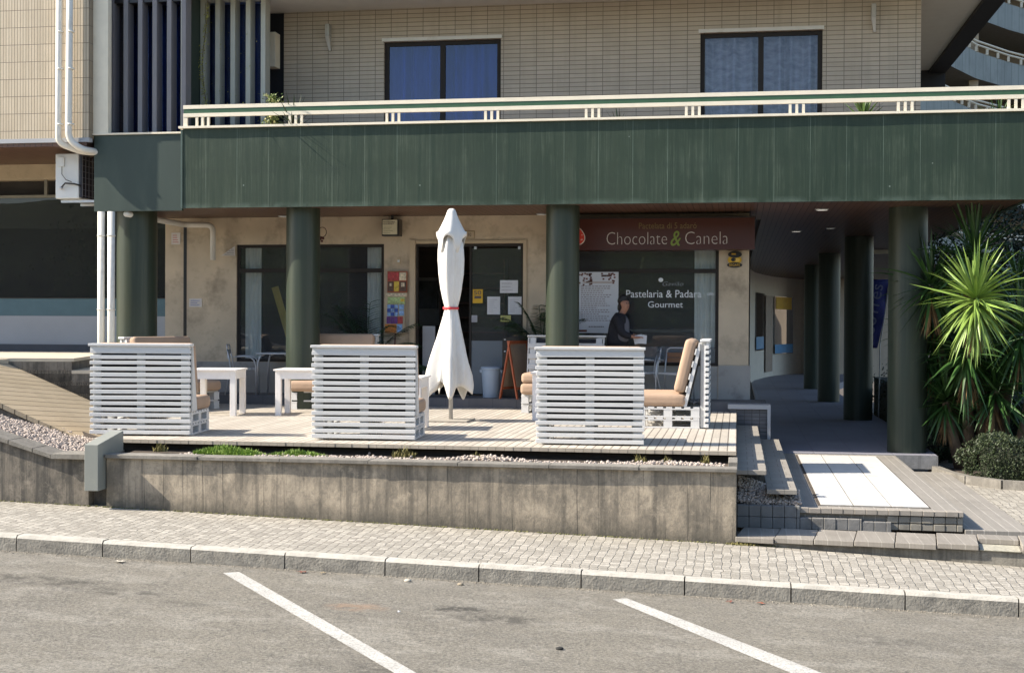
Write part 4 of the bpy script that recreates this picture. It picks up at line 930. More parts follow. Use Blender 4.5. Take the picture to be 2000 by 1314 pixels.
disc(-.05, 2.48, .115, .075, ye-.006, ye, 'yellow_field', YEL, t); disc(-.045, 2.57, .115, .055, ye-.012, ye-.006, 'upper_cap', BLACK, t); disc(-.05, 2.395, .125, .045, ye-.012, ye-.006, 'lower_band', BLACK, t)
disc(-.07, 2.485, .04, .03, ye-.0125, ye-.0062, 'eye', BLACK, t); disc(-.01, 2.48, .045, .03, ye-.0125, ye-.0062, 'bean', pm('bean_gold', (.75, .5, .1, 1), .5), t); textfit('SEGAFE', -.14, .04, 2.395, .038, ye-.014, 'band_text', YEL, t); MB().box(-.10, -.03, ye-.0135, ye-.0122, 2.565, 2.59).build('yellow_mark', YEL, t)  # last box is a small printed yellow mark
# lit box sign under the soffit
t = empty('box_sign', (-5.9, 22.4, 3.0), 0, 'small framed box sign hanging from the soffit between window and door', 'sign')
MB().box(-6.06, -5.755, 22.30, 22.52, 2.90, 3.19).build('casing', BLACK, t); MB().box(-6.045, -5.785, 22.29, 22.299, 2.925, 3.175).build('face', pm('cream_face', (.62, .58, .42, 1), .6), t)
textfit('PASTELARIA', -6.03, -5.82, 3.14, .022, 22.288, 'lettering', INK, t); textfit('GOURMET', -6.03, -5.84, 3.105, .022, 22.288, 'lettering', INK, t); lines(-6.03, -5.81, 2.94, 3.06, 22.289, 4, t, pm('olive_print', (.35, .33, .22, 1), .7))
MB().box(-5.92, -5.88, 22.38, 22.42, 3.19, 3.262).build('hanger', BLACK, t)
t = empty('hanging_ring', (-7.17, 22.4, 2.85), 0, 'thin dark ring with small balls hanging from a cord by the second column', 'ornament')
MB().tube([(-7.12, 22.2, 3.26), (-7.16, 22.38, 3.06)], .004, 6).build('cord', pm('cord_grey', (.4, .36, .3, 1), .8), t)
MB().tube([(-7.16+.075*math.cos(a), 22.4, 2.98+.085*math.sin(a)) for a in [2*math.pi*k/24 for k in range(25)]], .007, 6, False).build('ring', pm('rusty_metal', (.07, .04, .03, 1), .7), t, smooth=True)
m = MB()
for dx, dz in ((-.03, 0), (.02, .01), (0, -.035), (-.01, .025)): m.lathe([(-.022, .004), (-.012, .02), (0, .025), (.012, .02), (.022, .004)], 10, (-7.165+dx, 22.4, 2.86+dz))
m.build('balls', pm('dark_red_ball', (.09, .02, .02, 1), .5), t, smooth=True)
# postcard rack
t = empty('card_rack', (-5.85, 22.5, 1.2), 0, 'tall narrow rack of colourful packets hung on the wall between window and door', 'rack')
MB().box(-6.01, -5.66, 22.50, 22.53, 1.93, 2.30).build('upper_panel', TERRA, t)
cols = {'red': (.42, .05, .05, 1), 'blue': (.04, .09, .36, 1), 'lightblue': (.25, .4, .65, 1), 'purple': (.14, .04, .2, 1), 'green': (.35, .45, .2, 1), 'orange': (.6, .2, .03, 1), 'cream': (.6, .5, .35, 1), 'brown': (.1, .05, .03, 1), 'yellow': (.6, .42, .05, 1)}
CM = {k: pm('packet_'+k, v, .5, .45, 30) for k, v in cols.items()}
def pk(x0, x1, z0, z1, k, y=22.485): MB().box(x0, x1, y, 22.499, z0, z1).build('packet', CM[k], t, bevel=.003)
pk(-6.0, -5.87, 2.14, 2.28, 'red'); pk(-5.865, -5.80, 2.14, 2.28, 'red'); pk(-5.795, -5.67, 2.14, 2.28, 'cream'); pk(-6.0, -5.90, 1.95, 2.12, 'brown'); pk(-5.89, -5.80, 1.95, 2.12, 'yellow'); pk(-5.79, -5.67, 1.95, 2.12, 'brown')
pk(-5.965, -5.93, 2.04, 2.09, 'cream', 22.48); pk(-5.76, -5.70, 2.03, 2.10, 'cream', 22.48)
M_ = MB().box(-6.05, -5.70, 22.50, 22.53, 1.22, 1.92).build('lower_panel', PLASTER2, t)
pk(-6.03, -5.66, 1.86, 1.92, 'cream'); pk(-6.0, -5.69, 1.73, 1.85, 'green'); pk(-5.77, -5.70, 1.77, 1.82, 'yellow', 22.48)
for i in range(3):
    for j in range(3): pk(-6.01+.066*i, -5.95+.066*i, 1.52+.068*j, 1.583+.068*j, 'blue' if (i+j) % 2 else 'lightblue')
for j in range(2): pk(-5.80, -5.71, 1.53+.10*j, 1.62+.10*j, 'lightblue')
for i in range(3): pk(-6.02+.066*i, -5.96+.066*i, 1.39, 1.51, 'purple')
pk(-5.82, -5.73, 1.39, 1.51, 'red'); pk(-5.83, -5.74, 1.24, 1.38, 'lightblue'); pk(-6.05, -5.85, 1.23, 1.38, 'orange')
MB().tube([(-5.88, 22.52, .95), (-5.87, 22.52, 1.22)], .012, 8).build('stem', pm('dark_red_stem', (.12, .03, .03, 1), .5), t); MB().box(-5.97, -5.72, 22.35, 22.55, .90, .94).build('tray', CM['purple'], t)
MB().tube([(-5.88, 22.48, .15), (-5.88, 22.5, .92)], .018, 8).build('post', pm('dark_red_post', (.1, .03, .03, 1), .5), t)
# ================================================================ PALLET SOFAS
def pallet(m, z, y0=.12, y1=.97, hw=.6):
    ys = (y0, (y0+y1)/2-.06, y1-.12)
    for x in (-hw, -.06, hw-.12):
        m.box(x, x+.12, y0, y1, z, z+.02); m.box(x+.001, x+.119, y0+.001, y1-.001, z+.105, z+.122)
        for y in ys: m.box(x+.004, x+.116, y+.003, y+.118, z+.02, z+.105)
    n = 7; p = (y1-y0)/n
    for k in range(n): m.box(-hw, hw, y0+k*p+.004, y0+(k+1)*p-.035, z+.122, z+.143)
def sofa(loc, rot, H, label, back=True, stacked=False, seed=0, side=True):
    rnd = random.Random(seed)
    r = empty('pallet_sofa', loc, R(rot), label, 'sofa', 'white pallet sofas round the deck')
    n = 15; p = (H-.07)/n
    for k in range(n):
        z = .022+k*p+rnd.uniform(-.002, .002); a, b_ = rnd.uniform(-.004, .004), rnd.uniform(-.004, .004); q = rnd.uniform(-.006, .006)
        m = MB(); hh = .0455+rnd.uniform(-.003, .003)
        m.add([(x, y, zz+d) for (x, d) in ((-.625+q, a), (rnd.uniform(-.03, .03), (a+b_)/2+rnd.uniform(-.003, .003)), (.625+q, b_)) for (y, zz) in ((0, z), (.045, z), (.045, z+hh), (0, z+hh))],
              [(0, 1, 2, 3), (8, 11, 10, 9)]+[(4*i+j, 4*i+4+j, 4*i+4+(j+1) % 4, 4*i+(j+1) % 4) for i in (0, 1) for j in range(4)])
        SL.append(m); m.build('slat', WHITE, r, bevel=.004, world=False)
    for x in (-.60, -.05, .50): MB().box(x, x+.10, .0465, .068, .02, H-.035).build('upright', WHITE, r, world=False)
    for x in (-.56, .515): MB().box(x, x+.045, .069, .112, .01, H-.035).build('post', WHITE, r, world=False)
    MB().box(-.64, .64, -.018, .118, H-.032, H).build('top_board', WHITE, r, bevel=.005, world=False)
    MB().box(-.62, .62, .004, .040, H-.085, H-.034).build('top_rail', WHITE, r, bevel=.003, world=False)
    for zz in (0, .145):
        m = MB(); pallet(m, zz+.002); m.build('pallet', WHITE, r, world=False)
    MB().box(-.60, .60, .114, .118, .31, H-.06).build('dark_sheet', GAPSHADE, r, world=False)  # added sheet, stands in for the dark shade between the slats
    for x in ((-.622, .604) if side else ()): MB().add([(xx, y, z) for xx in (x, x+.018) for (y, z) in ((.113, .30), (.33, .30), (.15, H-.04), (.113, H-.04))], [(0, 1, 2, 3), (7, 6, 5, 4), (0, 4, 5, 1), (1, 5, 6, 2), (2, 6, 7, 3), (3, 7, 4, 0)]).build('side_panel', WHITE, r, world=False)
    # leaning back pallet
    ang = math.atan2(.20, .84); B_ = Matrix.Translation((0, .34, .30)) @ Matrix.Rotation(ang, 4, 'X')
    m = MB()
    for x in (-.59, -.05, .49): m.box(x, x+.10, -.045, 0, 0, H-.32, B_)
    k = 5
    for i in range(k): m.box(-.60, .60, .001, .021, .02+i*(H-.34)/k, .02+i*(H-.34)/k+.085, B_)
    m.build('back_frame', WHITE, r, bevel=.003, world=False)
    if back: MB().rbox(-.61, .61, .026, .18, .165, H-.30, .055, B_).build('back_cushion', CUSH, r, smooth=True, world=False)
    MB().rbox(-.61, .61, .30 if not stacked else .36, 1.02, .292, .462, .055).build('seat_cushion', CUSH, r, smooth=True, world=False)
    if stacked: MB().rbox(-.60, .60, .37, 1.0, .464, .625, .055).build('loose_cushion', CUSH, r, smooth=True, world=False)
    return r
SL = []
GAPSHADE = pm('slat_gap_shade', (.022, .024, .034, 1), .9, .2)
sofa((-7.235, 15.36, 0), 7.0, 1.135, 'slat backed white pallet sofa facing away from the street, leftmost of the front three', seed=1)
sofa((-4.385, 15.33, 0), 5, 1.135, 'slat backed white pallet sofa, middle of the front three beside the closed parasol', seed=2)
sofa((-1.675, 15.30, 0), 3.5, 1.135, 'slat backed white pallet sofa facing away from the street, rightmost of the front three', seed=3)
sofa((-9.42, 20.35, 0), -112, 1.16, 'white pallet sofa at the left edge of the deck before the paired cream pipes', seed=4)
sofa((-6.53, 21.6, 0), 180, 1.215, 'white pallet sofa with a tall tan back cushion facing the street, before the second column', seed=5)
sofa((-2.74, 21.6, 0), 180, 1.215, 'white pallet sofa with its bare slatted back frame showing and two stacked seat cushions', back=False, stacked=True, seed=6)
sofa((-.37, 18.65, 0), 90, 1.20, 'white pallet sofa with tan cushions seen from the side at the right end of deck', seed=7, side=False)
# ---------------------------------------------------------------- white tables
def table():
    r = empty('white_table', (0, 0, 0), 0, 'x', 'table', 'white square tables on the deck')
    for sx in (-1, 1):
        for sy in (-1, 1): MB().box(sx*.345-(.085 if sx > 0 else 0), sx*.345+(0 if sx > 0 else .085), sy*.345-(.085 if sy > 0 else 0), sy*.345+(0 if sy > 0 else .085), 0, .672).build('leg', WHITEG, r, bevel=.003, world=False)
    m = MB().box(-.26, .26, -.338, -.315, .55, .671).box(-.26, .26, .315, .338, .55, .671).box(-.338, -.315, -.26, .26, .55, .671).box(.315, .338, -.26, .26, .55, .671); m.build('apron', WHITEG, r, world=False)
    m = MB()
    for k in range(4): m.box(-.37+.185*k+.001, -.37+.185*(k+1)-.002, -.37, .37, .673, .697)
    m.build('tabletop', WHITEG, r, bevel=.003, world=False); return r
T0 = table()
for i, (x, y, rz_, lab) in enumerate(((-7.78, 19.22, 8, 'white square table beside the leftmost front sofa, leftmost of the tables'), (-6.55, 19.55, 6, 'white square table in front of the tan cushioned sofa before the second column'),
                        (-4.44, 17.25, 4, 'white square table behind the middle front sofa, only a corner showing left of the parasol'), (-2.60, 19.45, 3, 'white square table between the rightmost front sofa and the sofa with stacked cushions'))):
    q = T0 if i == 0 else copy_tree(T0); q.location = (x, y, 0); q.rotation_euler = (0, 0, R(rz_)); q['label'] = lab
# ---------------------------------------------------------------- umbrella
t = empty('parasol', (-4.05, 18.7, 0), 0, 'closed white canvas parasol tied with a red band standing on the deck', 'parasol')
cx, cy = -4.05, 18.7
MB().tube([(cx, cy, .03), (cx, cy, 2.95)], .030, 14).build('pole', pm('grey_pole', (.42, .41, .39, 1), .4), t, smooth=True)
m = MB().box(cx-.30, cx+.30, cy-.30, cy+.30, .002, .028); m.build('base_plate', pm('base_stone', (.36, .33, .28, 1), .8), t, bevel=.006)
def pleat(z, r, a):
    k = max(0, min(1, (1.66-z)/1.2)); u = max(0, min(1, (z-1.66)/.5))
    q5 = 1-2*abs(math.sin(2.5*a+.4+z*.25))**1.3; q9 = 1-2*abs(math.sin(4.5*a-z*.6))
    f = 1+(.11+.16*k)*q5+(.06+.08*k)*q9+.04*math.sin(3*a+4*z)
    zz = z
    if z < 1.0: zz = z+(1.0-z)/.6*(-.10*(1-2*abs(math.sin(2.5*a+.4)))+.05*math.cos(3*a)+.03)
    f += .07*noise.noise(Vector((math.cos(a)*2.2, math.sin(a)*2.2, z*1.6)))*min(1, k+.5)
    return (r*f, zz)
prof = [(.40, .275), (.46, .285), (.6, .285), (.75, .27), (.9, .245), (1.05, .215), (1.2, .182), (1.35, .150), (1.5, .115), (1.58, .098), (1.615, .092), (1.65, .098), (1.75, .125), (1.9, .155), (2.1, .178), (2.3, .185), (2.45, .178), (2.55, .165), (2.66, .12), (2.8, .08)]
m = MB(); m.lathe(prof, 90, (cx, cy, 0), pleat, cap=False); o = m.build('canopy', CANVAS, t, smooth=True)
so_ = o.modifiers.new('solid', 'SOLIDIFY'); so_.thickness = .006
def vent(z, r, a):
    f = 1+.13*math.cos(4*a+.2)*max(0, min(1, (2.95-z)/.3)); zz = z
    if z < 2.72: zz = z-(2.72-z)*1.2*(math.cos(4*a+.2) < -.0)*abs(math.cos(4*a+.2))+.05*math.cos(4*a+.2)
    return (r*f, zz)
m = MB(); m.lathe([(2.60, .195), (2.66, .20), (2.72, .178), (2.80, .142), (2.88, .108), (2.94, .085), (2.99, .068), (3.03, .05), (3.045, .02)], 72, (cx, cy, 0), vent, cap=False); o = m.build('top_cap', CANVAS, t, smooth=True)
o.modifiers.new('solid', 'SOLIDIFY').thickness = .005
# loose folded flap at the right
m = MB(); fl = [(-3.93, 1.45), (-3.86, 1.2), (-3.80, .95), (-3.74, .65), (-3.73, .50), (-3.80, .42), (-3.88, .52), (-3.95, .72), (-3.97, 1.0)]
m.add([(x, cy-.27+.1*(1.45-z)*0, z) for x, z in fl]+[(x-.01, cy-.20, z) for x, z in fl], [tuple(range(9))[::-1], tuple(range(9, 18))]+[(i, (i+1) % 9, 9+(i+1) % 9, 9+i) for i in range(9)])
MB().lathe([(1.60, .108), (1.605, .112), (1.63, .112), (1.635, .108)], 40, (cx, cy, 0), lambda z, r, a: (r*(1+.08*math.cos(5*a+.8+z*.5)), z), cap=False).build('tie_band', RED, t, smooth=True)
# ---------------------------------------------------------------- bistro chairs
def chair(seatm, backm):
    r = empty('metal_chair', (0, 0, 0), 0, 'x', 'chair', 'aluminium bistro chairs on the cafe terrace')
    for s_ in (-1, 1):
        MB().tube([(s_*.27, .23, 0), (s_*.265, .22, .50), (s_*.262, .19, .60), (s_*.26, .12, .655), (s_*.255, 0, .665), (s_*.245, -.16, .655)], .013, 8).build('leg', ALU, r, smooth=True, world=False)
        MB().tube([(s_*.25, -.30, 0), (s_*.235, -.21, .42), (s_*.225, -.23, .60), (s_*.215, -.27, .78)], .013, 8).build('leg', ALU, r, smooth=True, world=False)
    MB().tube([(-.215, -.27, .77), (-.205, -.275, .83), (-.16, -.28, .86), (.16, -.28, .86), (.205, -.275, .83), (.215, -.27, .77)], .013, 8).build('back_rail', ALU, r, smooth=True, world=False)
    m = MB()
    for k in range(6): m.box(-.225, .225, -.19+.07*k, -.135+.07*k, .445, .457)
    m.build('seat', seatm, r, world=False)
    m = MB()
    for k in range(2): m.box(-.205, .205, -.272+.003*k, -.262+.003*k, .62+.085*k, .695+.085*k)
    m.build('backrest', backm, r, world=False)
    MB().tube([(-.23, .2, .435), (.23, .2, .435), (.235, -.2, .435), (-.235, -.2, .435), (-.23, .2, .435)], .010, 6).build('seat_frame', ALU, r, smooth=True, world=False)
    return r
BRW = pm('brown_slat', (.20, .09, .04, 1), .5)
C0 = chair(ALU, BRW); CC = chair(ALU, ALU)
cl = [(C0, (-1.00, 22.0), 168, 'metal bistro chair with brown wooden back boards beside the side-on sofa'),
      (CC, (-8.45, 22.05), -75, 'metal bistro chair with arms in front of the left window, leftmost of the chairs'),
      (None, (-1.55, 22.25), 100, 'metal bistro chair half hidden between the standing person and the brown backed chair'),
      (None, (-6.85, 22.28), 180, 'metal bistro chair whose bright top rail shows above the tan cushioned sofa')]
for src, (x, y), rz_, lab in cl:
    q = src or copy_tree(CC); q.location = (x, y, .15); q.rotation_euler = (0, 0, R(rz_)); q['label'] = lab
def bistro_table(x, y, lab):
    r = empty('metal_table', (x, y, .15), 0, lab, 'table')
    MB().box(-.32, .32, -.3, .3, .70, .725).build('tabletop', pm('metal_top', (.5, .52, .56, 1), .3, metal=.5), r, world=False, bevel=.004)
    for sx in (-1, 1):
        for sy in (-1, 1): MB().tube([(sx*.31, sy*.28, 0), (sx*.29, sy*.27, .55), (sx*.26, sy*.25, .66), (sx*.18, sy*.22, .698)], .016, 8).build('leg', ALU, r, smooth=True, world=False)
bistro_table(-7.85, 22.15, 'metal table with bent tube legs left of the second column'); bistro_table(-.85, 22.33, 'metal table by the right window behind the brown backed chair') if False else None
# ---------------------------------------------------------------- bin, menu stands
t = empty('waste_bin', (-4.10, 22.15, .15), 0, 'pale blue plastic bin standing before the frosted door panel', 'bin')
MB().lathe([(.15, .135), (.16, .14), (.62, .165), (.625, .17)], 28, (-4.10, 22.15, 0)).build('body', BINM, t, smooth='auto'); MB().lathe([(.626, .182), (.65, .184), (.668, .165), (.672, .02)], 28, (-4.10, 22.15, 0)).build('lid', BINM, t, smooth='auto')
for s_ in (-1, 1): MB().box(-4.10+s_*.175-.02, -4.10+s_*.175+.02, 22.12, 22.18, .57, .62).build('handle', BINM, t, bevel=.004)
t = empty('black_cabinet', (-3.7, 22.3, .15), 0, 'black display cabinet with small white labels beside the third column', 'cabinet')
MB().box(-3.93, -3.50, 22.25, 22.5, .15, 1.17).build('body', BLACK, t, bevel=.005); MB().box(-3.66, -3.22, 22.28, 22.52, .15, 1.20).build('side_unit', pm('dark_navy', (.015, .016, .03, 1), .5), t)
for k, (x, z) in enumerate(((-3.80, 1.06), (-3.80, .85), (-3.83, .72), (-3.80, .62), (-3.90, 1.12), (-3.90, .92))): MB().box(x, x+(.09 if k < 4 else .03), 22.243, 22.249, z, z+.045 if k < 4 else z+.02).build('label_card', PAPER, t)
t = empty('menu_board', (-3.6, 22.0, .15), 0, 'orange framed folding menu board standing half open beside the black cabinet', 'menu board')
M1 = Matrix.Translation((-3.62, 21.98, .152)) @ Matrix.Rotation(R(68), 4, 'Z')
for sgn in (-1, 1):
    Q = M1 @ Matrix.Translation((0, sgn*.17, 0)) @ Matrix.Rotation(sgn*R(11), 4, 'X')
    m = MB().box(-.30, -.26, -.012, .012, 0, .98, Q).box(.26, .30, -.012, .012, 0, .98, Q).box(-.26, .26, -.012, .012, .93, .98, Q).box(-.26, .26, -.012, .012, .16, .20, Q); m.build('frame', TERRA, t)
    MB().box(-.26, .26, -.006, .006, .20, .93, Q).build('panel', pm('panel_tan', (.33, .25, .18, 1), .7), t)
# ---------------------------------------------------------------- plants
def leaf(m, base, d, L, w, droop, up=Vector((0, 0, 1)), n=5, fold=.25):
    d = d.normalized(); side = d.cross(Vector((0, 0, 1)))
    if side.length < .05: side = Vector((1, 0, 0))
    side.normalize(); side = (Matrix.Rotation(random.uniform(-.7, .7), 3, d) @ side)
    p = Vector(base); o = len(m.v); rows = []
    for i in range(n+1):
        t_ = i/n; ww = w*(math.sin(math.pi*min(1, (t_*.86+.14)))**.7)*(1-t_)**.35 if t_ < 1 else 0
        nn = d.cross(side).normalized()
        if i == n: m.v.append(p.copy())
        else: m.v += [p-side*ww+nn*ww*fold, p.copy(), p+side*ww+nn*ww*fold]
        d = (d+Vector((0, 0, -droop/n))).normalized(); p = p+d*L/n
    for i in range(n-1):
        a = o+3*i; m.f += [(a, a+1, a+4, a+3), (a+1, a+2, a+5, a+4)]
    a = o+3*(n-1); m.f += [(a, a+1, a+3), (a+1, a+2, a+3)]
def rosette(m, c_, n, L, w, lo=-70, hi=88, droop=.25, lean=(0, 0)):
    for i in range(n):
        a = i*2.39996+random.uniform(-.2, .2); e = R(hi-(hi-lo)*((i+.5)/n)**.85+random.uniform(-6, 6)); l = L*random.uniform(.62, 1.08)
        d = Vector((math.cos(a)*math.cos(e)+lean[0], math.sin(a)*math.cos(e)+lean[1], math.sin(e)))
        leaf(m, Vector(c_)+Vector((d.x, d.y, d.z*1.6))*.045+Vector((0, 0, -.12*(i/n))), d, l, w, droop*random.uniform(.1, 2.2))
def yucca(name, label, heads, trunks, mt):
    t = empty(name, trunks[0][0], 0, label, 'plant')
    for pts, r in [(tr, .085) for tr in trunks]: MB().tube(pts, [r*1.25]+[r]*(len(pts)-2)+[r*.7], 10).build('trunk', BARK, t, smooth=True)
    for (c_, n, L, w, lo, dr, mm) in heads:
        m = MB(); rosette(m, c_, n, L, w, lo, 88, dr); m.build('crown', mm, t)
        m = MB()
        for _ in range(34):
            a = random.random()*6.28; leaf(m, Vector(c_)+Vector((0, 0, -.22-.2*random.random())), Vector((math.cos(a)*.5, math.sin(a)*.5, -1)), L*.55, w*.6, .6)
        m.build('dead_leaves', DRYL, t)
    return t
yucca('yucca', 'tall yucca with one bright sunlit crown of sword leaves in front of the rightmost column',
      [((3.42, 20.22, 1.80), 230, .86, .026, -88, .45, LEAFL)],
      [[(3.62, 21.9, -.85), (3.60, 21.9, 0), (3.55, 21.6, .9), (3.50, 21.0, 1.4), (3.42, 20.27, 1.76)]], LEAFL)
yucca('yucca', 'yucca clump with several crowns in the balcony shade behind the sunlit yucca',
      [((3.62, 22.05, 2.35), 80, .85, .026, -45, .25, LEAF), ((3.05, 22.20, 1.75), 70, .75, .024, -60, .3, LEAF), ((4.35, 21.95, 1.95), 80, .85, .026, -60, .3, LEAF), ((4.0, 21.95, 1.2), 70, .8, .024, -70, .4, LEAF),
       ((3.25, 21.85, .25), 80, .75, .026, -55, .35, LEAF), ((3.95, 21.65, .45), 90, .85, .028, -50, .35, LEAF), ((4.55, 21.65, .6), 70, .8, .026, -50, .3, LEAF), ((3.0, 22.05, .95), 60, .7, .024, -70, .4, LEAF), ((3.3, 22.3, .6), 110, .95, .028, -75, .4, LEAF), ((4.1, 22.3, .65), 110, 1.0, .028, -70, .4, LEAF), ((3.15, 22.3, 1.4), 110, 1.0, .026, -70, .35, LEAF), ((3.75, 22.3, 1.2), 110, 1.0, .026, -80, .4, LEAF), ((3.5, 21.4, 1.0), 110, .95, .028, -85, .5, LEAF), ((2.98, 21.6, 2.05), 90, .95, .027, -60, .35, LEAF), ((3.6, 21.4, 2.55), 90, 1.0, .028, -40, .3, LEAF), ((4.3, 21.5, 1.3), 110, 1.0, .028, -80, .45, LEAF), ((4.6, 23.05, 1.4), 80, .9, .028, -50, .3, LEAF), ((3.5, 23.05, 1.1), 80, .9, .028, -50, .3, LEAF)],
      [[(3.85, 21.95, -.85), (3.8, 22.00, .6), (3.65, 22.05, 2.25)], [(3.6, 22.05, -.85), (3.3, 22.15, .6), (3.06, 22.20, 1.65)], [(4.1, 21.95, -.85), (4.2, 21.95, .7), (4.35, 21.95, 1.85)], [(3.9, 21.80, -.85), (3.95, 21.75, -.2), (3.95, 21.65, .4)], [(3.5, 21.90, -.85), (3.35, 21.85, -.3), (3.25, 21.85, .2)], [(4.3, 21.75, -.85), (4.5, 21.65, .5)]], LEAF)
# hedge and soil behind a low kerb
def leafbox(m, fn, n, s0, s1):
    for _ in range(n):
        p = fn(); a = Vector((random.gauss(0, 1), random.gauss(0, 1), random.gauss(0, 1))).normalized(); b_ = a.orthogonal().normalized(); s_ = random.uniform(s0, s1)
        c2 = a.cross(b_)*.5; m.add([p-b_*s_, p+c2*s_, p+b_*s_, p-c2*s_], [(0, 1, 2, 3)])
def hf():
    x = random.uniform(3.3, 6.0); rd = max(0, (3.75-x)/.45)**2; top = -.24+.16*noise.noise(Vector((x*2.3, 1, 0)))+.07*random.random()-.38*rd; f = 19.95-.18*(x-3.3)+.35*rd+.07*noise.noise(Vector((x*3, 5, 0)))
    y = random.uniform(f, f+1.1) if random.random() < .5 else f+abs(random.gauss(0, .06)); z = random.uniform(-.85, top) if y < f+.2 else top-abs(random.gauss(0, .05))
    return Vector((x, y+.03*noise.noise(Vector((x*5, 0, z*6))), z))
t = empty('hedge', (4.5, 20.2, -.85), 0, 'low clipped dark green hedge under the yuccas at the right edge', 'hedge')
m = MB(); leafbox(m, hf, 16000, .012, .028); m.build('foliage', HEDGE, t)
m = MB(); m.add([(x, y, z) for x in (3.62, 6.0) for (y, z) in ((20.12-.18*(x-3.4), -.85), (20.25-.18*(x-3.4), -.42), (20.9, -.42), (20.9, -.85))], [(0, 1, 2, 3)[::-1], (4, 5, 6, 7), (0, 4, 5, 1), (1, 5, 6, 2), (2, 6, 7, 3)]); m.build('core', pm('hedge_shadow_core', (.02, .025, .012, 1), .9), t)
def kerbcurve():
    m = MB(); P1 = [(3.0, 21.5), (3.12, 20.6), (3.3, 20.0), (3.7, 19.55), (4.4, 19.3), (6.5, 19.0)]
    for i in range(len(P1)-1): m.bar((*P1[i], -.83), (*P1[i+1], -.83), .12, .14)
    return m
struct(kerbcurve(), 'garden_kerb', CONC2)
mb = MB().quad((3.1, 20.5, -.86), (7, 19.1, -.86), (9, 30, -.86), (3.1, 30, -.86)); struct(mb, 'garden_soil', SOIL)
t = empty('garden_shrubs', (3.6, 26, -.86), 0, 'dark shrubs growing outside the arcade between its big columns', 'shrub')
def sf():
    x = random.uniform(3.12, 6.5); y = random.uniform(22, 34) if random.random() < .5 else random.uniform(22.6, 23.3); top = .3+.8*noise.noise(Vector((x, y*.6, 4)))
    return Vector((x, y, random.uniform(-.85, top)))
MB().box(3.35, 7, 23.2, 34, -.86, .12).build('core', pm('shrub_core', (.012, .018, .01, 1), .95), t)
m = MB(); leafbox(m, sf, 16000, .02, .045); m.build('foliage', pm('dark_shrub_leaf', (.02, .04, .014, 1), .6, .5, 3), t)
t = empty('palm_tree', (5.6, 28, -.8), 0, 'dark dense tree behind the yucca clump right of the arcade', 'tree')
MB().tube([(5.6, 28, -.86), (5.5, 28, 1), (5.4, 28, 2.2)], [.14, .11, .08], 10).build('trunk', BARK, t, smooth=True)
def tf():
    while True:
        v = Vector((random.uniform(-1, 1), random.uniform(-1, 1), random.uniform(-1, 1)))
        if v.length < 1 and noise.noise(v*2.5) > -.12: return Vector((5.3+v.x*2.1, 27.6+v.y*1.6, 1.9+v.z*1.9))
m = MB(); leafbox(m, tf, 22000, .025, .06); m.build('crown', pm('dark_tree_leaf', (.018, .032, .014, 1), .6, .5, 3), t)
def palm(x, y, z, n, L, label):
    t = empty('potted_palm', (x, y, z), 0, label, 'potted plant')
    MB().lathe([(0, .12), (.28, .17), (.30, .175), (.30, .15)], 20, (x, y, z)).build('pot', TERRA, t, smooth='auto')
    st_ = MB(); m = MB()
    for i in range(n):
        a = i*2.4+random.uniform(-.3, .3); e = R(random.uniform(35, 80)); d = Vector((math.cos(a)*math.cos(e), math.sin(a)*math.cos(e)*.6, math.sin(e))); p = Vector((x, y, z+.3)); pts = [p.copy()]
        for k in range(10):
            p = p+d*L/10; d = (d+Vector((0, 0, -.13))).normalized(); pts.append(p.copy())
            if k > 2:
                sd_ = d.cross(Vector((0, 0, 1))).normalized()
                for s_ in (-1, 1): 
                    for j in (0, .33, .66): leaf(m, p-d*L/10*j, d*.7+sd_*s_*.8, L*.28*(1.2-k/14), .015, .6, n=3)
        st_.tube(pts, .006, 5)
    st_.build('stems', LEAFD, t, smooth=True); m.build('fronds', LEAFD, t)
palm(-6.35, 22.35, .15, 14, 1.35, 'dark potted palm standing before the left window near the postcard rack'); palm(-3.25, 22.25, .55, 12, 1.0, 'dark potted palm beside the third column above the black cabinet')
# balcony plants
t = empty('flowering_pot', (-7.45, 20.72, 3.98), 0, 'potted shrub with pale yellow flowers behind the balcony rail at left', 'potted plant')
MB().lathe([(3.98, .13), (4.42, .17), (4.45, .18)], 20, (-7.45, 20.72, 0)).build('pot', CREAM, t, smooth='auto')
MB().tube([(-7.45, 20.72, 4.4), (-7.47, 20.7, 4.8)], .012, 6).build('stem', BARK, t)
m = MB()
def ff(): 
    v = Vector((random.gauss(0, .07), random.gauss(0, .06), random.uniform(-.25, .38))); return Vector((-7.46, 20.66, 4.72))+v+Vector((.05*math.sin(v.z*9), 0, 0))
leafbox(m, ff, 700, .012, .026); m.build('foliage', pm('yellow_green_leaf', (.16, .21, .05, 1), .6, .4, 10), t)
m = MB()
for (dx, dz) in ((-.06, .33), (-.03, .27), (.03, .24), (.10, .22), (-.10, .02), (-.08, -.08), (.07, -.10), (.0, -.02)):
    for _ in range(16): leafbox(m, lambda: Vector((-7.46+dx+random.gauss(0, .015), 20.6+random.gauss(0, .015), 4.74+dz+random.gauss(0, .013))), 1, .01, .018)
m.build('flowers', pm('pale_yellow_petal', (.72, .68, .32, 1), .6, .2), t)
def spiky(x, y, z, n, L, w, label, mt=LEAF, lo=15, fwd=0):
    t = empty('spiky_plant', (x, y, z-.5), 0, label, 'potted plant')
    MB().lathe([(z-.5, .11), (z-.06, .15), (z, .15)], 18, (x, y, 0)).build('pot', TERRA, t, smooth='auto')
    m = MB(); rosette(m, (x, y, z+.02), n, L, w, lo, 85, .15, lean=(0, fwd)); m.build('leaves', mt, t)
spiky(-7.08, 20.62, 4.56, 26, .55, .012, 'dark spiky potted plant leaning over the balcony rail beside the yellow flowers', LEAFD, 15, -.45)
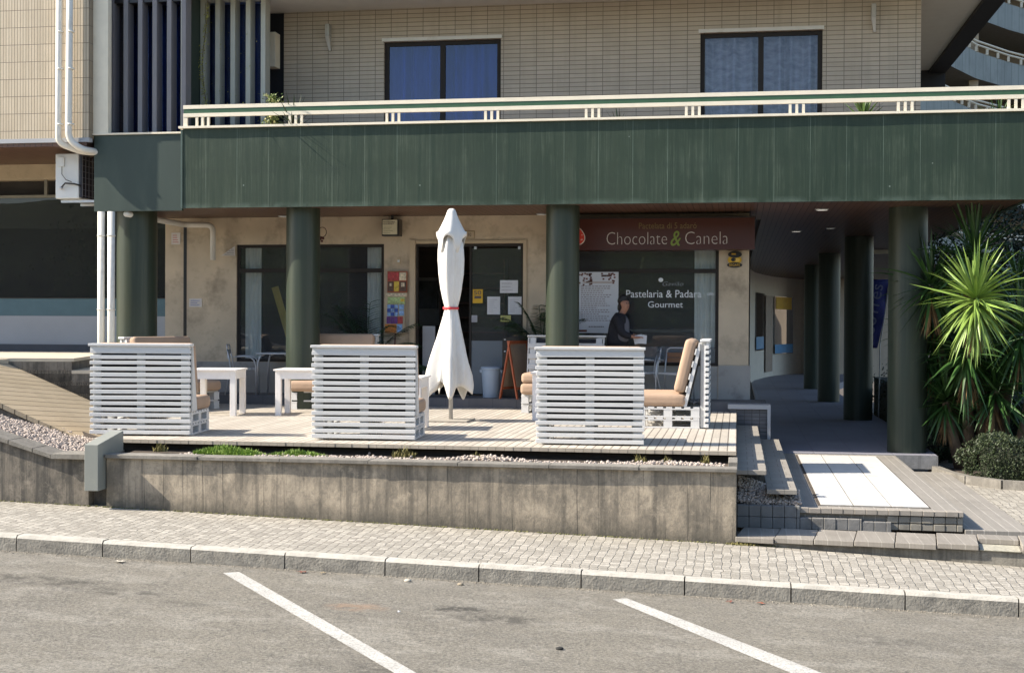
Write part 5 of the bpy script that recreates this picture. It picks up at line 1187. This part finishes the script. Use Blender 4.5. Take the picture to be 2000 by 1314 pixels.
spiky(1.86, 20.72, 4.50, 40, .42, .022, 'green agave in a pot behind the balcony rail below the right window', pm('agave_green', (.10, .17, .05, 1), .5, .3))
spiky(-1.84, 20.75, 4.42, 18, .36, .012, 'small dark spiky plant behind the balcony rail between the two upper windows', LEAFD)
spiky(3.83, 20.85, 4.42, 36, .50, .014, 'green grassy plant behind the balcony rail near its right end', LEAF)
spiky(-6.2, 20.8, 4.33, 26, .30, .010, 'low dark trailing plant behind the balcony rail left of the blue curtained window', LEAFD, 5)
t = empty('climbing_vine', (-8.9, 21.3, 4.0), 0, 'thin climbing vine with small yellow green leaves among the upper louvres', 'plant')
pts = [(-8.92+.05*math.sin(z*3), 21.42, z) for z in [4.0+.25*k for k in range(14)]]
MB().tube(pts, .006, 5).build('stem', BARK, t, smooth=True)
m = MB()
def vf():
    z = 4.6+2.2*random.random(); return Vector((-8.92+.05*math.sin(z*3)+random.gauss(0, .03), 21.40+random.gauss(0, .02), z))
leafbox(m, vf, 330, .012, .024); leafbox(m, lambda: Vector((random.uniform(-8.8, -8.0), 21.42, random.uniform(4.9, 6.4))), 40, .01, .018); m.build('leaves', pm('vine_leaf', (.35, .36, .10, 1), .6, .4, 10), t)
# upper wall lamps
def wall_lamp(x, z, label):
    t = empty('wall_lamp', (x, 22.58, z), 0, label, 'lamp', 'wall lamps beside the upper windows')
    MB().box(x-.02, x+.055, 22.45, 22.598, z+.23, z+.45).build('housing', pm('lamp_grey', (.45, .44, .40, 1), .5), t, bevel=.008)
    m = MB(); m.add([(x-.02, 22.46, z+.229), (x+.05, 22.46, z+.229), (x+.05, 22.59, z+.229), (x-.02, 22.59, z+.229), (x+.022, 22.54, z), (x+.058, 22.54, z), (x+.058, 22.59, z), (x+.022, 22.59, z)], [(0, 1, 2, 3), (7, 6, 5, 4), (0, 4, 5, 1), (1, 5, 6, 2), (2, 6, 7, 3), (3, 7, 4, 0)])
    m.build('shade', pm('lamp_pale', (.52, .50, .46, 1), .5), t)
wall_lamp(-7.12, 6.17, 'slim grey wall lamp left of the blue curtained upper window'); wall_lamp(2.15, 6.20, 'slim grey wall lamp right of the grey curtained upper window')
# white frame, flag beyond the arcade columns
t = empty('white_frame', (2.47, 34, -.6), 0, 'white post and beam frame beside the far arcade columns', 'frame')
MB().box(2.63, 2.75, 34.0, 34.1, -.6, 3.16).build('post', CREAM, t); MB().box(2.63, 5.2, 34.0, 34.1, 3.162, 3.26).build('beam', CREAM, t); MB().box(5.08, 5.2, 34.0, 34.1, -.6, 3.16).build('post', CREAM, t)
t = empty('feather_flag', (3.1, 30, -.6), 0, 'dark blue feather flag with pale curly lettering between the two nearest arcade columns', 'flag')
FL = pm('flag_blue', (.035, .04, .22, 1), .7, .1)
m = MB(); n = 14
for i in range(n+1):
    z = .9+1.5*i/n; xr = 3.02+.24*(i/n)**.8
    for x in (2.62, (2.62+xr)/2, xr): m.v.append(Vector((x, 30+.03*math.sin(z*5+x*7), z)))
for i in range(n):
    for j in (0, 1): p = 3*i+j; m.f.append((p, p+1, p+4, p+3))
m.build('cloth', FL, t, smooth=True).modifiers.new('solid', 'SOLIDIFY').thickness = .004
MB().tube([(3.06, 30.02, -.85), (3.08, 30.02, 1), (3.28, 30.02, 2.4)], .014, 8).build('pole', ALU, t)
textfit('881res', 2.36, 3.46, 1.75, .26, 29.94, 'lettering', pm('flag_lettering', (.35, .36, .55, 1), .6), t, rot=Matrix.Rotation(R(-80), 4, 'Y'))
# ================================================================ PERSON
def skin(name, verts, edges, mt, parent, sub=2, root=0):
    me = bpy.data.meshes.new(name); me.from_pydata([v[0] for v in verts], edges, []); o = bpy.data.objects.new(name, me); COL.objects.link(o)
    md = o.modifiers.new('s', 'SKIN'); md.use_smooth_shade = True
    for i, v in enumerate(verts):
        r = v[1] if isinstance(v[1], tuple) else (v[1], v[1]); me.skin_vertices[0].data[i].radius = r; me.skin_vertices[0].data[i].use_root = (i == root)
    sm = o.modifiers.new('u', 'SUBSURF'); sm.levels = sub; sm.render_levels = sub
    bpy.context.view_layer.update()
    m2 = bpy.data.meshes.new_from_object(o.evaluated_get(bpy.context.evaluated_depsgraph_get())); m2.name = name
    bpy.data.objects.remove(o); m2.materials.clear(); m2.materials.append(mt)
    m2.polygons.foreach_set('use_smooth', [True]*len(m2.polygons))
    q = bpy.data.objects.new(name, m2); COL.objects.link(q); q.parent = parent; return q
SK = pm('skin', (.40, .20, .13, 1), .55, .05)
pr = empty('person', (-1.93, 22.05, .15), 0, 'dark haired person in a dark jacket standing at the right window with white papers', 'person')
V = [((0, 0, .90), (.085, .10)), ((.0, 0, 1.06), (.09, .11)), ((.02, 0, 1.24), (.10, .13)), ((.03, 0, 1.37), (.08, .11)), ((.055, 0, 1.43), .052), ((.075, 0, 1.47), .054), ((.105, -.01, 1.52), (.078, .068)), ((.095, -.005, 1.585), (.098, .084)), ((.085, 0, 1.65), (.078, .072))]
E_ = [(i, i+1) for i in range(8)]
def arm(s_, elbow, wrist, fdir):
    b0 = len(V); V.append(((.02, s_*.14, 1.34), .045)); V.append((elbow, .036)); V.append((wrist, .024)); E_.append((3, b0)); E_.append((b0, b0+1)); E_.append((b0+1, b0+2))
    w = Vector(wrist); f = Vector(fdir).normalized(); pal = w+f*.075; V.append((tuple(pal), (.034, .018))); E_.append((b0+2, b0+3)); pi = b0+3
    up = Vector((0, 0, 1)); sd_ = f.cross(up).normalized()
    for k, (off, L) in enumerate(((-.030, .062), (-.010, .075), (.010, .070), (.030, .055))):
        a = pal+sd_*off+f*.02; b1 = a+f*L*.5; c1 = b1+f*L*.3-up*L*.35; i = len(V); V.append((tuple(a), .0095)); V.append((tuple(b1), .0088)); V.append((tuple(c1), .0075)); E_.extend([(pi, i), (i, i+1), (i+1, i+2)])
    a = w+f*.035+sd_*-.035; b1 = a+f*.035+up*.015; i = len(V); V.append((tuple(a), .011)); V.append((tuple(b1), .009)); E_.extend([(b0+2, i), (i, i+1)])
arm(-1, (.06, -.23, 1.10), (.27, -.17, 1.03), (1, .25, .05)); arm(1, (.10, .20, 1.12), (.28, .08, 1.05), (1, -.2, 0))
for s_ in (-1, 1):
    i = len(V); V += [((0, s_*.08, .84), .065), ((.01, s_*.10, .48), .058), ((-.01, s_*.11, .09), .038), ((.09, s_*.12, .035), (.038, .03))]; E_ += [(0, i), (i, i+1), (i+1, i+2), (i+2, i+3)]
skin('body', V, E_, SK, pr)
JK = pm('dark_jacket', (.012, .012, .018, 1), .8, .2, 10, bump=.3, bs=20)
J = [((-.015, 0, .80), (.19, .215)), ((-.02, 0, 1.02), (.155, .19)), ((-.01, 0, 1.22), (.14, .185)), ((.0, 0, 1.36), (.105, .15)), ((.02, 0, 1.42), .075), ((.01, -.17, 1.36), .098), ((.055, -.24, 1.10), .072), ((.22, -.19, 1.04), .052), ((.01, .17, 1.36), .098), ((.09, .21, 1.12), .072), ((.23, .10, 1.055), .052)]
skin('jacket', J, [(0, 1), (1, 2), (2, 3), (3, 4), (3, 5), (5, 6), (6, 7), (3, 8), (8, 9), (9, 10)], JK, pr)
skin('shirt', [((.06, -.03, .92), (.135, .15)), ((.06, -.03, 1.10), (.125, .145)), ((.065, -.03, 1.28), (.125, .14)), ((.055, 0, 1.41), .075)], [(0, 1), (1, 2), (2, 3)], pm('grey_shirt', (.13, .13, .155, 1), .9, .1), pr)
skin('trousers', [((0, 0, .88), (.15, .165)), ((0, -.10, .80), .10), ((.01, -.105, .48), .075), ((-.01, -.115, .10), .062), ((0, .10, .80), .10), ((.01, .105, .48), .075), ((-.01, .115, .10), .062)], [(0, 1), (1, 2), (2, 3), (0, 4), (4, 5), (5, 6)], pm('dark_trousers', (.03, .03, .04, 1), .9), pr)
HR = pm('dark_hair', (.012, .009, .008, 1), .5, .3, 30)
hp = MB(); hv = []
for i in range(13):
    for k in range(20):
        e = R(90-i*15); a = 2*math.pi*k/20; dr = .104+.012*noise.noise(Vector((math.cos(a)*3, math.sin(a)*3, e*3)))
        x, y, z = math.cos(a)*math.cos(e), math.sin(a)*math.cos(e), math.sin(e)
        face = x*.75-y*.66
        if face > .15 and z < .60: dr *= .60
        if z < -.2: dr *= (.92 if face < -.1 else .55)
        hp.v.append(Vector((.075+x*dr*1.02, .01+y*dr*.98, 1.625+z*dr*1.12)))
for i in range(12):
    for k in range(20): hp.f.append((i*20+k, i*20+(k+1) % 20, (i+1)*20+(k+1) % 20, (i+1)*20+k))
hp.build('hair', HR, pr, smooth=True, world=False)
# long hair at the back of the neck
skin('hair_length', [((.03, .04, 1.60), .06), ((.01, .035, 1.52), .05), ((.0, .03, 1.46), .035)], [(0, 1), (1, 2)], HR, pr)
fd = Vector((.66, -.75, 0)); fs_ = Vector((.75, .66, 0)); hc = Vector((.10, -.005, 1.582))
for s_ in (-1, 1): MB().lathe([(-.010, .003), (-.005, .009), (0, .011), (.005, .009), (.010, .003)], 10, tuple(hc+fd*.080+fs_*s_*.030+Vector((0, 0, .012)))).build('eye', pm('eye_dark', (.02, .015, .012, 1), .3), pr, smooth=True, world=False)
m = MB(); q = hc+fd*.086; m.add([q+Vector((0, 0, .012)), q+fd*.026+Vector((0, 0, -.026)), q+fs_*.015+Vector((0, 0, -.03)), q-fs_*.015+Vector((0, 0, -.03))], [(0, 1, 2), (0, 3, 1), (1, 3, 2)]); m.build('nose', SK, pr, smooth=True, world=False)
m = MB(); q = hc+fd*.074+Vector((0, 0, -.058)); m.bar(tuple(q-fs_*.022), tuple(q+fs_*.022), .012, .012); m.build('mouth', pm('lips', (.28, .09, .07, 1), .5), pr, world=False)
t = empty('paper_sheets', (-1.58, 21.95, 1.15), 0, 'bunch of white papers held by the standing person', 'paper')
m = MB()
for k in range(3): 
    Q = Matrix.Translation((-1.60+.03*k, 21.93-.012*k, 1.14)) @ Matrix.Rotation(R(-14+9*k), 4, 'Y') @ Matrix.Rotation(R(12), 4, 'X'); m.box(-.075, .075, -.001, .001, -.06, .085, Q)
m.build('sheets', PAPER, t)
# ================================================================ LITTER ON THE ROAD
def litter(x, y, kind, lab, s_=.05, mt=None):
    if kind == 'leaf':
        m = MB(); a0 = random.random()*6; ps = []
        for k in range(10):
            a = a0+2*math.pi*k/10; r = s_*(1 if k % 2 else .45)*random.uniform(.7, 1.1); ps.append((r*math.cos(a), r*math.sin(a), random.uniform(.002, .018)))
        ps.append((0, 0, .01)); m.add(ps, [(k, (k+1) % 10, 10) for k in range(10)]); o = m.build('fallen_leaf', mt, world=False)
        tag(o, lab, 'leaf')
    else:
        m = MB(); base = bmesh.new(); bmesh.ops.create_icosphere(base, subdivisions=2, radius=1)
        m.add([(v.co.x*s_*(1+.3*noise.noise(v.co*2)), v.co.y*s_*.7*(1+.3*noise.noise(v.co*2)), max(v.co.z, -.5)*s_*.55) for v in base.verts], [tuple(v.index for v in f.verts) for f in base.faces]); base.free()
        o = m.build('pebble', mt, smooth=True, world=False); tag(o, lab, 'stone')
    o.location = (x, y, rz(x)+(.005 if kind == 'leaf' else s_*.25)); return o
RL = pm('red_leaf', (.20, .07, .045, 1), .7, .4, 30); TL = pm('tan_leaf', (.42, .33, .2, 1), .7, .3, 30)
litter(-4.05, 12.08, 'leaf', 'crumpled red leaf against the kerb above the left white line', .06, RL); litter(-3.85, 12.1, 'leaf', 'pale tan leaf scrap against the kerb just right of the crumpled red leaf', .04, TL)
litter(-.05, 12.02, 'leaf', 'dark red leaf against the kerb right of the second white line top', .045, RL); litter(.22, 12.04, 'leaf', 'long rust coloured leaf scrap near the kerb at right', .05, pm('rust_leaf', (.32, .10, .05, 1), .7))
litter(-5.85, 12.0, 'leaf', 'pale torn leaf near the kerb at the left', .07, pm('pale_torn_leaf', (.5, .46, .38, 1), .7, .2))
litter(-3.0, 12.0, 'stone', 'pale pebble close to the kerb between the white lines, larger one', .035, pm('pale_pebble', (.48, .44, .36, 1), .8)); litter(-2.5, 12.0, 'stone', 'brownish pebble close to the kerb between the white lines, smaller one', .03, pm('brown_pebble', (.3, .25, .18, 1), .8))
litter(-1.3, 9.9, 'stone', 'small dark clump lying on the asphalt between the white lines', .03, pm('dark_clump', (.03, .03, .028, 1), .9))
litter(-2.75, 10.7, 'leaf', 'tiny bluish white paper scrap beside the oil stain', .022, PAPER)
pts = [(random.uniform(-8, 3.4), 12.19-abs(random.gauss(0, .05)), 0) for _ in range(900)]
stones('grit', [(x, y, rz(x)+.003) for x, y, z in pts], .003, .009, pm('grit', (.3, .27, .22, 1), .9, .4, 30), 'fine grit and sand collected along the foot of the kerb')
# ================================================================ WHAT STANDS ACROSS THE STREET (seen in the glass)
HG = pm('bank_green', (.055, .075, .03, 1), .9, .6, 1.6, bump=.5, bs=3)
mb = MB(); n = 24
for i in range(n+1):
    X = -60+120*i/n
    for (y, z) in ((-16.1, 1.1), (-17.2, 3.4+.9*noise.noise(Vector((X*.5, 0, 0)))), (-19, 6.2+1.2*noise.noise(Vector((X*.4, 4, 0)))), (-24, 8.0+1.2*noise.noise(Vector((X*.1, 0, 0)))), (-40, 9.5)): mb.v.append(Vector((X, y, z)))
for i in range(n):
    for k in range(4): p = 5*i+k; mb.f.append((p, p+1, p+6, p+5))
struct(mb, 'hill', HG)
t = empty('bank_wall', (0, -15.8, -1), 0, 'dark stone wall across the street that shows only as a reflection', 'wall')
MB().box(-60, 60, -16.4, -15.9, -1.4, 1.2).build('wall', pm('bank_stone', (.22, .20, .17, 1), .9, .6, .8), t)
t = empty('roadside_trees', (0, -15, -1), 0, 'row of leafy trees across the street that shows only as a reflection', 'trees', None, 'stuff')
m = MB()
def trf():
    k = random.randint(-7, 7); v = Vector((random.gauss(0, 1.3), random.gauss(0, 1.0), random.gauss(0, 1.2))); return Vector((k*4.2+1.5*math.sin(k*3), -14.6, 3.6+.8*math.sin(k*5)))+v
leafbox(m, trf, 24000, .05, .12); o = m.build('foliage', pm('roadside_leaf', (.10, .15, .035, 1), .7, .5, 3), t); o['kind'] = 'stuff'
